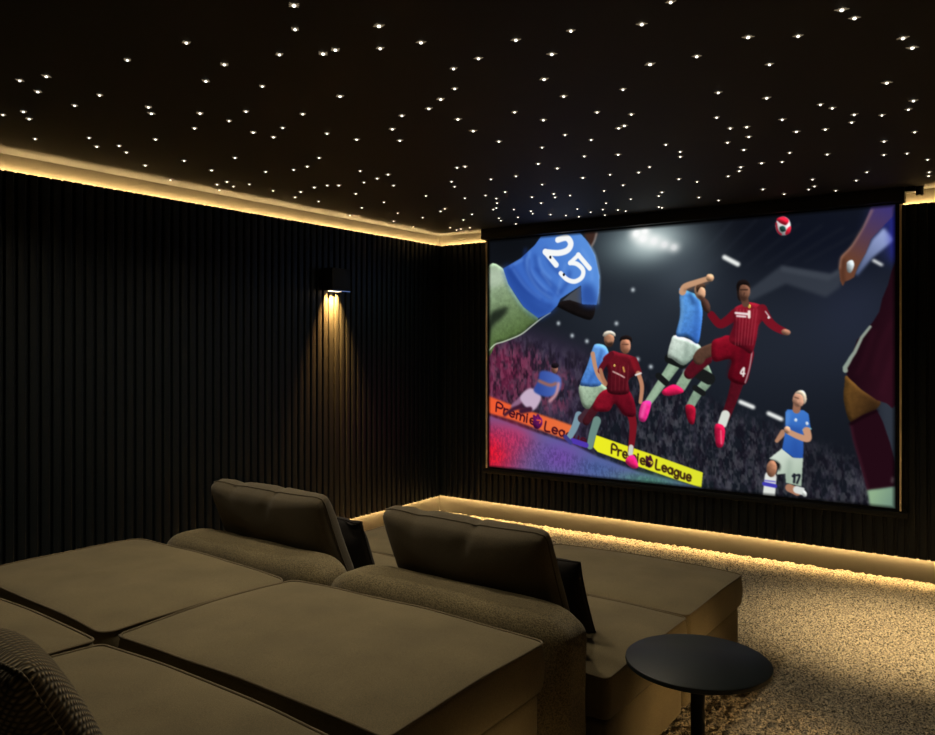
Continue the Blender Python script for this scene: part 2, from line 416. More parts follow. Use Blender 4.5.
# ------------------------------------------------------------------ star lights
STARS = [
    (1.243, -4.304, 'mid-sized star light, two percent across, eleven percent down photo'),
    (1.371, -4.271, 'mid-sized star light, five percent across, ten percent down photo'),
    (1.166, -4.198, 'mid-sized star light, four percent across, twelve percent down photo'),
    (1.771, -4.198, 'large star light, fourteen percent across, eight percent down photo'),
    (1.325, -4.037, 'mid-sized star light, eleven percent across, thirteen percent down photo'),
    (1.111, -4.02, 'mid-sized star light, eight percent across, fourteen percent down photo'),
    (0.847, -4.097, 'mid-sized star light, upper one of a pair, three percent across, fifteen percent down photo'),
    (0.728, -4.124, 'mid-sized star light, zero percent across, sixteen percent down photo'),
    (0.758, -4.029, 'mid-sized star light, lower one of a pair, three percent across, sixteen percent down photo'),
    (1.342, -3.833, 'mid-sized star light, upper one of a pair, sixteen percent across, fifteen percent down photo'),
    (1.271, -3.772, 'mid-sized star light, lower one of a pair, sixteen percent across, fifteen percent down photo'),
    (2.579, -4.177, 'large star light, thirty-one percent across, one percent down photo'),
    (2.451, -4.053, 'large star light, thirty-two percent across, four percent down photo'),
    (2.075, -4.179, 'large star light, twenty percent across, six percent down photo'),
    (2.246, -3.933, 'large star light, thirty percent across, seven percent down photo'),
    (2.012, -3.977, 'large star light, twenty-four percent across, nine percent down photo'),
    (1.811, -3.903, 'mid-sized star light, twenty-two percent across, eleven percent down photo'),
    (1.94, -3.743, 'mid-sized star light, twenty-eight percent across, twelve percent down photo'),
    (1.445, -3.656, 'mid-sized star light, twenty-one percent across, fifteen percent down photo'),
    (1.628, -3.562, 'mid-sized star light, twenty-six percent across, fifteen percent down photo'),
    (1.798, -3.398, 'mid-sized star light, thirty-two percent across, fifteen percent down photo'),
    (2.685, -3.923, 'large star light, forty-one percent across, three percent down photo'),
    (2.566, -3.78, 'large star light, forty-one percent across, six percent down photo'),
    (2.71, -3.743, 'large star light, forty-five percent across, six percent down photo'),
    (2.433, -3.855, 'large star light, thirty-six percent across, seven percent down photo'),
    (2.374, -3.853, 'large star light, thirty-five percent across, seven percent down photo'),
    (2.785, -3.516, 'large star light, fifty-one percent across, eight percent down photo'),
    (2.655, -3.483, 'large star light, forty-nine percent across, nine percent down photo'),
    (2.53, -3.301, 'mid-sized star light, forty-nine percent across, twelve percent down photo'),
    (2.099, -3.484, 'mid-sized star light, thirty-six percent across, thirteen percent down photo'),
    (2.407, -3.226, 'mid-sized star light, forty-seven percent across, thirteen percent down photo'),
    (2.291, -3.153, 'mid-sized star light, forty-six percent across, fifteen percent down photo'),
    (2.133, -3.138, 'mid-sized star light, forty-three percent across, sixteen percent down photo'),
    (2.301, -2.956, 'mid-sized star light, forty-nine percent across, sixteen percent down photo'),
    (2.977, -3.584, 'large star light, fifty-five percent across, five percent down photo'),
    (3.159, -3.55, 'large star light, sixty-one percent across, four percent down photo'),
    (3.013, -3.407, 'large star light, fifty-nine percent across, seven percent down photo'),
    (2.867, -3.199, 'mid-sized star light, fifty-eight percent across, eleven percent down photo'),
    (2.833, -2.978, 'mid-sized star light, sixty percent across, thirteen percent down photo'),
    (3.062, -2.923, 'mid-sized star light, sixty-seven percent across, twelve percent down photo'),
    (2.849, -2.705, 'mid-sized star light, sixty-four percent across, fifteen percent down photo'),
    (2.957, -2.594, 'mid-sized star light, sixty-eight percent across, fifteen percent down photo'),
    (2.561, -2.906, 'mid-sized star light, fifty-five percent across, fifteen percent down photo'),
    (2.604, -2.733, 'mid-sized star light, fifty-eight percent across, sixteen percent down photo'),
    (3.493, -3.573, 'large star light, seventy-two percent across, zero percent down photo'),
    (3.363, -3.471, 'large star light, sixty-nine percent across, three percent down photo'),
    (3.605, -3.179, 'large star light, eighty percent across, five percent down photo'),
    (3.74, -3.097, 'large star light, eighty-five percent across, five percent down photo'),
    (3.413, -3.106, 'large star light, seventy-five percent across, eight percent down photo'),
    (3.252, -3.124, 'large star light, seventy percent across, nine percent down photo'),
    (3.599, -2.883, 'large star light, eighty-two percent across, nine percent down photo'),
    (3.354, -2.673, 'mid-sized star light, seventy-seven percent across, thirteen percent down photo'),
    (3.493, -2.495, 'mid-sized star light, eighty-two percent across, thirteen percent down photo'),
    (3.244, -2.338, 'mid-sized star light, seventy-seven percent across, sixteen percent down photo'),
    (3.471, -2.142, 'mid-sized star light, eighty-four percent across, sixteen percent down photo'),
    (3.891, -3.234, 'large star light, ninety percent across, one percent down photo'),
    (3.912, -3.147, 'large star light, ninety-one percent across, two percent down photo'),
    (4.015, -2.886, 'large star light, ninety-seven percent across, five percent down photo'),
    (4.031, -2.774, 'large star light, ninety-eight percent across, six percent down photo'),
    (3.914, -2.427, 'mid-sized star light, ninety-five percent across, eleven percent down photo'),
    (3.974, -2.119, 'mid-sized star light, upper one of a pair, ninety-eight percent across, fourteen percent down photo'),
    (3.944, -1.996, 'mid-sized star light, lower one of a pair, ninety-seven percent across, fifteen percent down photo'),
    (3.653, -2.28, 'mid-sized star light, eighty-eight percent across, fourteen percent down photo'),
    (3.684, -2.199, 'mid-sized star light, eighty-nine percent across, fifteen percent down photo'),
    (3.744, -2.044, 'mid-sized star light, upper one of a pair, ninety-one percent across, sixteen percent down photo'),
    (3.841, -1.967, 'mid-sized star light, ninety-four percent across, sixteen percent down photo'),
    (0.439, -3.842, 'small star light, four percent across, nineteen percent down photo'),
    (0.67, -3.705, 'small star light, upper one of a pair, ten percent across, nineteen percent down photo'),
    (0.543, -3.592, 'small star light, lower one of a pair, ten percent across, twenty percent down photo'),
    (0.648, -3.537, 'small star light, left one of a pair, thirteen percent across, twenty percent down photo'),
    (0.556, -3.44, 'small star light, right one of a pair, fourteen percent across, twenty-one percent down photo'),
    (0.371, -3.212, 'small star light, sixteen percent across, twenty-two percent down photo'),
    (0.907, -3.508, 'small star light, seventeen percent across, nineteen percent down photo'),
    (1.454, -3.511, 'mid-sized star light, twenty-four percent across, sixteen percent down photo'),
    (1.227, -3.523, 'mid-sized star light, twenty-one percent across, seventeen percent down photo'),
    (1.393, -3.324, 'small star light, twenty-seven percent across, eighteen percent down photo'),
    (1.565, -3.3, 'mid-sized star light, thirty percent across, seventeen percent down photo'),
    (1.406, -3.213, 'small star light, twenty-nine percent across, nineteen percent down photo'),
    (0.919, -3.045, 'small star light, twenty-five percent across, twenty-one percent down photo'),
    (0.641, -3.157, 'small star light, twenty percent across, twenty-two percent down photo'),
    (0.569, -2.925, 'small star light, twenty-three percent across, twenty-three percent down photo'),
    (0.791, -2.725, 'small star light, twenty-eight percent across, twenty-three percent down photo'),
    (0.961, -2.67, 'small star light, thirty-one percent across, twenty-three percent down photo'),
    (1.084, -2.684, 'small star light, thirty-three percent across, twenty-three percent down photo'),
    (1.285, -2.792, 'small star light, thirty-four percent across, twenty-one percent down photo'),
    (0.15, -2.9, 'small star light, eighteen percent across, twenty-four percent down photo'),
    (0.268, -2.654, 'small star light, upper one of a pair, twenty-three percent across, twenty-five percent down photo'),
    (0.384, -2.672, 'small star light, twenty-four percent across, twenty-five percent down photo'),
    (0.302, -2.557, 'tiny star light, right one of a pair, twenty-five percent across, twenty-five percent down photo'),
    (0.136, -2.533, 'tiny star light, lower one of a pair, twenty-three percent across, twenty-six percent down photo'),
    (0.437, -2.545, 'small star light, twenty-seven percent across, twenty-five percent down photo'),
    (0.4, -2.323, 'tiny star light, twenty-nine percent across, twenty-six percent down photo'),
    (0.696, -2.25, 'tiny star light, thirty-four percent across, twenty-five percent down photo'),
    (0.519, -2.197, 'tiny star light, right one of a pair, thirty-two percent across, twenty-six percent down photo'),
    (0.351, -2.088, 'tiny star light, left one of a pair, thirty-two percent across, twenty-seven percent down photo'),
    (0.372, -1.891, 'tiny star light, thirty-four percent across, twenty-seven percent down photo'),
    (1.662, -3.115, 'small star light, thirty-five percent across, eighteen percent down photo'),
    (1.703, -2.956, 'small star light, thirty-eight percent across, nineteen percent down photo'),
    (1.962, -2.999, 'mid-sized star light, forty-two percent across, seventeen percent down photo'),
    (1.861, -2.822, 'small star light, forty-three percent across, nineteen percent down photo'),
    (1.251, -2.435, 'small star light, thirty-nine percent across, twenty-three percent down photo'),
    (1.32, -2.273, 'small star light, forty-one percent across, twenty-four percent down photo'),
    (1.196, -2.226, 'small star light, forty percent across, twenty-four percent down photo'),
    (1.055, -2.187, 'small star light, thirty-nine percent across, twenty-five percent down photo'),
    (1.146, -2.015, 'tiny star light, forty-two percent across, twenty-five percent down photo'),
    (0.866, -2.208, 'tiny star light, right one of a pair, thirty-six percent across, twenty-five percent down photo'),
    (0.808, -2.249, 'tiny star light, thirty-five percent across, twenty-five percent down photo'),
    (0.768, -1.948, 'tiny star light, thirty-eight percent across, twenty-six percent down photo'),
    (0.719, -1.61, 'tiny star light, forty-one percent across, twenty-seven percent down photo'),
    (0.443, -1.531, 'tiny star light, thirty-nine percent across, twenty-eight percent down photo'),
    (0.513, -1.212, 'tiny star light, upper one of a pair, forty-three percent across, twenty-nine percent down photo'),
    (0.24, -0.934, 'tiny star light, lower one of a pair, forty-two percent across, thirty percent down photo'),
    (0.144, -1.335, 'tiny star light, thirty-seven percent across, twenty-nine percent down photo'),
    (0.188, -0.618, 'tiny star light, forty-four percent across, thirty-one percent down photo'),
    (2.25, -2.762, 'small star light, fifty-one percent across, eighteen percent down photo'),
    (2.247, -2.535, 'small star light, fifty-three percent across, nineteen percent down photo'),
    (1.752, -2.19, 'small star light, left one of a pair, forty-nine percent across, twenty-three percent down photo'),
    (1.804, -2.187, 'small star light, right one of a pair, fifty percent across, twenty-three percent down photo'),
    (1.507, -1.903, 'small star light, upper one of a pair, forty-eight percent across, twenty-five percent down photo'),
    (1.433, -1.768, 'tiny star light, lower one of a pair, forty-nine percent across, twenty-five percent down photo'),
    (1.741, -1.825, 'small star light, fifty-three percent across, twenty-four percent down photo'),
    (1.907, -1.812, 'small star light, fifty-five percent across, twenty-four percent down photo'),
    (1.436, -1.42, 'tiny star light, fifty-two percent across, twenty-seven percent down photo'),
    (1.603, -1.444, 'tiny star light, fifty-four percent across, twenty-six percent down photo'),
    (1.435, -1.286, 'tiny star light, upper one of a pair, fifty-three percent across, twenty-seven percent down photo'),
    (1.349, -1.142, 'tiny star light, fifty-three percent across, twenty-eight percent down photo'),
    (1.186, -0.937, 'tiny star light, left one of a pair, fifty-three percent across, twenty-eight percent down photo'),
    (1.236, -0.974, 'tiny star light, right one of a pair, fifty-three percent across, twenty-eight percent down photo'),
    (1.309, -0.852, 'tiny star light, upper one of a pair, fifty-five percent across, twenty-eight percent down photo'),
    (1.154, -0.535, 'tiny star light, fifty-five percent across, thirty percent down photo'),
    (0.969, -0.262, 'tiny star light, lower one of a pair, fifty-five percent across, thirty percent down photo'),
    (1.01, -0.582, 'tiny star light, upper one of a pair, fifty-three percent across, thirty percent down photo'),
    (0.957, -0.47, 'tiny star light, lower one of a pair, fifty-four percent across, thirty percent down photo'),
    (1.267, -1.416, 'tiny star light, fifty percent across, twenty-seven percent down photo'),
    (1.101, -1.63, 'tiny star light, forty-six percent across, twenty-seven percent down photo'),
    (0.824, -1.093, 'tiny star light, left one of a pair, forty-seven percent across, twenty-nine percent down photo'),
    (0.913, -1.161, 'tiny star light, right one of a pair, forty-eight percent across, twenty-eight percent down photo'),
    (0.94, -0.852, 'tiny star light, fifty percent across, twenty-nine percent down photo'),
    (0.732, -0.667, 'tiny star light, fifty percent across, thirty percent down photo'),
    (0.536, -0.938, 'tiny star light, forty-five percent across, thirty percent down photo'),
    (0.408, -0.398, 'tiny star light, left one of a pair, forty-eight percent across, thirty-one percent down photo'),
    (0.377, -0.26, 'tiny star light, left one of a pair, forty-nine percent across, thirty-one percent down photo'),
    (0.44, -0.286, 'tiny star light, right one of a pair, forty-nine percent across, thirty-one percent down photo'),
    (0.544, -0.304, 'tiny star light, fifty percent across, thirty-one percent down photo'),
    (2.861, -2.446, 'mid-sized star light, right one of a pair, sixty-seven percent across, seventeen percent down photo'),
    (2.823, -2.423, 'mid-sized star light, left one of a pair, sixty-six percent across, seventeen percent down photo'),
    (2.568, -2.46, 'small star light, sixty percent across, eighteen percent down photo'),
    (2.629, -2.307, 'small star light, sixty-three percent across, nineteen percent down photo'),
    (2.363, -2.314, 'small star light, fifty-eight percent across, twenty percent down photo'),
    (2.615, -1.959, 'small star light, sixty-six percent across, twenty-one percent down photo'),
    (2.455, -2.027, 'small star light, sixty-three percent across, twenty-one percent down photo'),
    (2.171, -2.015, 'small star light, fifty-eight percent across, twenty-two percent down photo'),
    (2.204, -1.857, 'small star light, sixty percent across, twenty-three percent down photo'),
    (2.379, -1.539, 'small star light, sixty-five percent across, twenty-four percent down photo'),
    (2.538, -1.499, 'small star light, sixty-eight percent across, twenty-three percent down photo'),
    (2.209, -1.549, 'small star light, sixty-two percent across, twenty-four percent down photo'),
    (1.918, -1.518, 'small star light, fifty-eight percent across, twenty-five percent down photo'),
    (2.319, -1.215, 'small star light, sixty-seven percent across, twenty-five percent down photo'),
    (2.146, -1.117, 'tiny star light, sixty-five percent across, twenty-six percent down photo'),
    (1.831, -1.209, 'tiny star light, upper one of a pair, fifty-nine percent across, twenty-six percent down photo'),
    (1.782, -1.099, 'tiny star light, lower one of a pair, fifty-nine percent across, twenty-seven percent down photo'),
    (1.895, -1.102, 'tiny star light, sixty-one percent across, twenty-seven percent down photo'),
    (1.658, -1.194, 'tiny star light, fifty-seven percent across, twenty-seven percent down photo'),
    (2.172, -0.751, 'tiny star light, sixty-seven percent across, twenty-seven percent down photo'),
    (1.6, -0.965, 'tiny star light, fifty-eight percent across, twenty-eight percent down photo'),
    (1.971, -0.708, 'tiny star light, upper one of a pair, sixty-five percent across, twenty-eight percent down photo'),
    (1.699, -0.608, 'tiny star light, upper one of a pair, sixty-two percent across, twenty-eight percent down photo'),
    (1.718, -0.428, 'tiny star light, sixty-three percent across, twenty-nine percent down photo'),
    (1.842, -0.484, 'tiny star light, sixty-four percent across, twenty-eight percent down photo'),
    (1.377, -0.722, 'tiny star light, upper one of a pair, fifty-seven percent across, twenty-nine percent down photo'),
    (1.333, -0.619, 'tiny star light, lower one of a pair, fifty-seven percent across, twenty-nine percent down photo'),
    (1.421, -0.503, 'tiny star light, fifty-nine percent across, twenty-nine percent down photo'),
    (1.498, -0.4, 'tiny star light, sixty-one percent across, twenty-nine percent down photo'),
    (1.554, -0.293, 'tiny star light, lower one of a pair, sixty-two percent across, twenty-nine percent down photo'),
    (1.75, -0.248, 'tiny star light, lower one of a pair, sixty-five percent across, twenty-nine percent down photo'),
    (1.924, -0.401, 'tiny star light, left one of a pair, sixty-six percent across, twenty-nine percent down photo'),
    (1.952, -0.325, 'tiny star light, right one of a pair, sixty-seven percent across, twenty-nine percent down photo'),
    (3.242, -2.131, 'mid-sized star light, seventy-eight percent across, seventeen percent down photo'),
    (3.31, -2.11, 'mid-sized star light, upper one of a pair, eighty percent across, seventeen percent down photo'),
    (3.271, -1.933, 'small star light, eighty percent across, nineteen percent down photo'),
    (3.156, -1.882, 'small star light, seventy-eight percent across, nineteen percent down photo'),
    (3.181, -1.69, 'small star light, eighty percent across, twenty percent down photo'),
    (2.893, -2.015, 'small star light, seventy-one percent across, twenty percent down photo'),
    (2.902, -1.835, 'small star light, upper one of a pair, seventy-three percent across, twenty-one percent down photo'),
    (2.865, -1.73, 'small star light, lower one of a pair, seventy-three percent across, twenty-one percent down photo'),
    (3.058, -1.303, 'small star light, upper one of a pair, seventy-nine percent across, twenty-three percent down photo'),
    (3.023, -1.208, 'small star light, lower one of a pair, seventy-nine percent across, twenty-three percent down photo'),
    (2.93, -1.105, 'small star light, seventy-eight percent across, twenty-four percent down photo'),
    (2.642, -1.596, 'small star light, sixty-nine percent across, twenty-three percent down photo'),
    (2.665, -1.194, 'small star light, seventy-three percent across, twenty-four percent down photo'),
    (2.728, -1.053, 'small star light, seventy-five percent across, twenty-five percent down photo'),
    (2.433, -0.859, 'tiny star light, upper one of a pair, seventy-one percent across, twenty-six percent down photo'),
    (2.369, -0.75, 'tiny star light, lower one of a pair, seventy percent across, twenty-seven percent down photo'),
    (2.572, -0.549, 'tiny star light, seventy-five percent across, twenty-seven percent down photo'),
    (2.647, -0.365, 'tiny star light, seventy-seven percent across, twenty-seven percent down photo'),
    (2.216, -0.351, 'tiny star light, left one of a pair, seventy percent across, twenty-eight percent down photo'),
    (2.223, -0.307, 'tiny star light, right one of a pair, seventy-one percent across, twenty-eight percent down photo'),
    (3.478, -1.898, 'small star light, eighty-five percent across, eighteen percent down photo'),
    (3.596, -1.865, 'mid-sized star light, eighty-eight percent across, eighteen percent down photo'),
    (3.715, -1.921, 'mid-sized star light, lower one of a pair, ninety-one percent across, seventeen percent down photo'),
    (3.358, -1.494, 'small star light, upper one of a pair, eighty-four percent across, twenty-one percent down photo'),
    (3.511, -1.347, 'small star light, eighty-eight percent across, twenty-one percent down photo'),
    (3.277, -1.303, 'small star light, lower one of a pair, eighty-four percent across, twenty-two percent down photo'),
    (3.178, -1.337, 'small star light, eighty-one percent across, twenty-two percent down photo'),
    (3.318, -0.729, 'small star light, upper one of a pair, eighty-seven percent across, twenty-four percent down photo'),
    (3.285, -0.504, 'tiny star light, eighty-seven percent across, twenty-five percent down photo'),
    (3.234, -0.417, 'tiny star light, left one of a pair, eighty-six percent across, twenty-six percent down photo'),
    (3.369, -0.28, 'tiny star light, eighty-nine percent across, twenty-six percent down photo'),
    (2.996, -0.589, 'tiny star light, eighty-two percent across, twenty-six percent down photo'),
    (3.069, -0.346, 'tiny star light, eighty-four percent across, twenty-six percent down photo'),
    (3.528, -0.546, 'small star light, ninety-two percent across, twenty-five percent down photo'),
    (3.929, -1.578, 'small star light, ninety-eight percent across, eighteen percent down photo'),
    (3.789, -1.472, 'small star light, ninety-five percent across, nineteen percent down photo'),
    (3.751, -1.166, 'small star light, ninety-five percent across, twenty-one percent down photo'),
    (3.854, -1.134, 'small star light, ninety-seven percent across, twenty-one percent down photo'),
    (3.929, -0.917, 'small star light, ninety-nine percent across, twenty-two percent down photo'),
    (3.615, -0.762, 'small star light, ninety-three percent across, twenty-three percent down photo'),
    (3.909, -0.558, 'small star light, upper one of a pair, ninety-nine percent across, twenty-three percent down photo'),
    (3.897, -0.444, 'small star light, lower one of a pair, ninety-nine percent across, twenty-four percent down photo'),
]


def star_mesh():
    vs, fs, mi = [], [], []
    n, rings = 12, 3
    R = 0.0062
    for k in range(rings):
        a = PI / 2 * k / rings
        for i in range(n):
            w = 2 * PI * i / n
            vs.append((R * math.cos(a) * math.cos(w), R * math.cos(a) * math.sin(w), -0.001 - 0.0062 * math.sin(a)))
    vs.append((0, 0, -0.0072))
    for i in range(n):
        vs.append((R * math.cos(2 * PI * i / n), R * math.sin(2 * PI * i / n), 0.002))
    base = rings * n + 1
    for k in range(rings - 1):
        for i in range(n):
            j = (i + 1) % n
            fs.append((k * n + i, k * n + j, (k + 1) * n + j, (k + 1) * n + i)); mi.append(0)
    for i in range(n):
        j = (i + 1) % n
        fs.append(((rings - 1) * n + i, (rings - 1) * n + j, rings * n)); mi.append(0)
        fs.append((base + i, base + j, j, i)); mi.append(0)
    for i in range(8):  # added glowing spikes, shaped like lens flare around the bright core
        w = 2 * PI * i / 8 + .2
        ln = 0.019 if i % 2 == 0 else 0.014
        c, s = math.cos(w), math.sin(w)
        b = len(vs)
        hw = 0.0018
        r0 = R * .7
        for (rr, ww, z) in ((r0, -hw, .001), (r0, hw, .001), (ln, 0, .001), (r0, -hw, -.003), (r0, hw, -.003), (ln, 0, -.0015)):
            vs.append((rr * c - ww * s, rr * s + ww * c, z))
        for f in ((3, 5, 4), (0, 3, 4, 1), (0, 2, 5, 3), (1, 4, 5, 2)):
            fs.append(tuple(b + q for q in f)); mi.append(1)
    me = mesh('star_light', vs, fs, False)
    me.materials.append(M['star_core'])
    me.materials.append(M['star_flare'])
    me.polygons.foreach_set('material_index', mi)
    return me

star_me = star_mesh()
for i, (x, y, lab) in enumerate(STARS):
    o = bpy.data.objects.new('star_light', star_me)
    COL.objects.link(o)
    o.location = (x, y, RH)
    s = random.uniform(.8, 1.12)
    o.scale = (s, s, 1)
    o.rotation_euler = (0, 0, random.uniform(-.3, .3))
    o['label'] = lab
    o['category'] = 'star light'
    o['group'] = 'white star lights in the black ceiling'

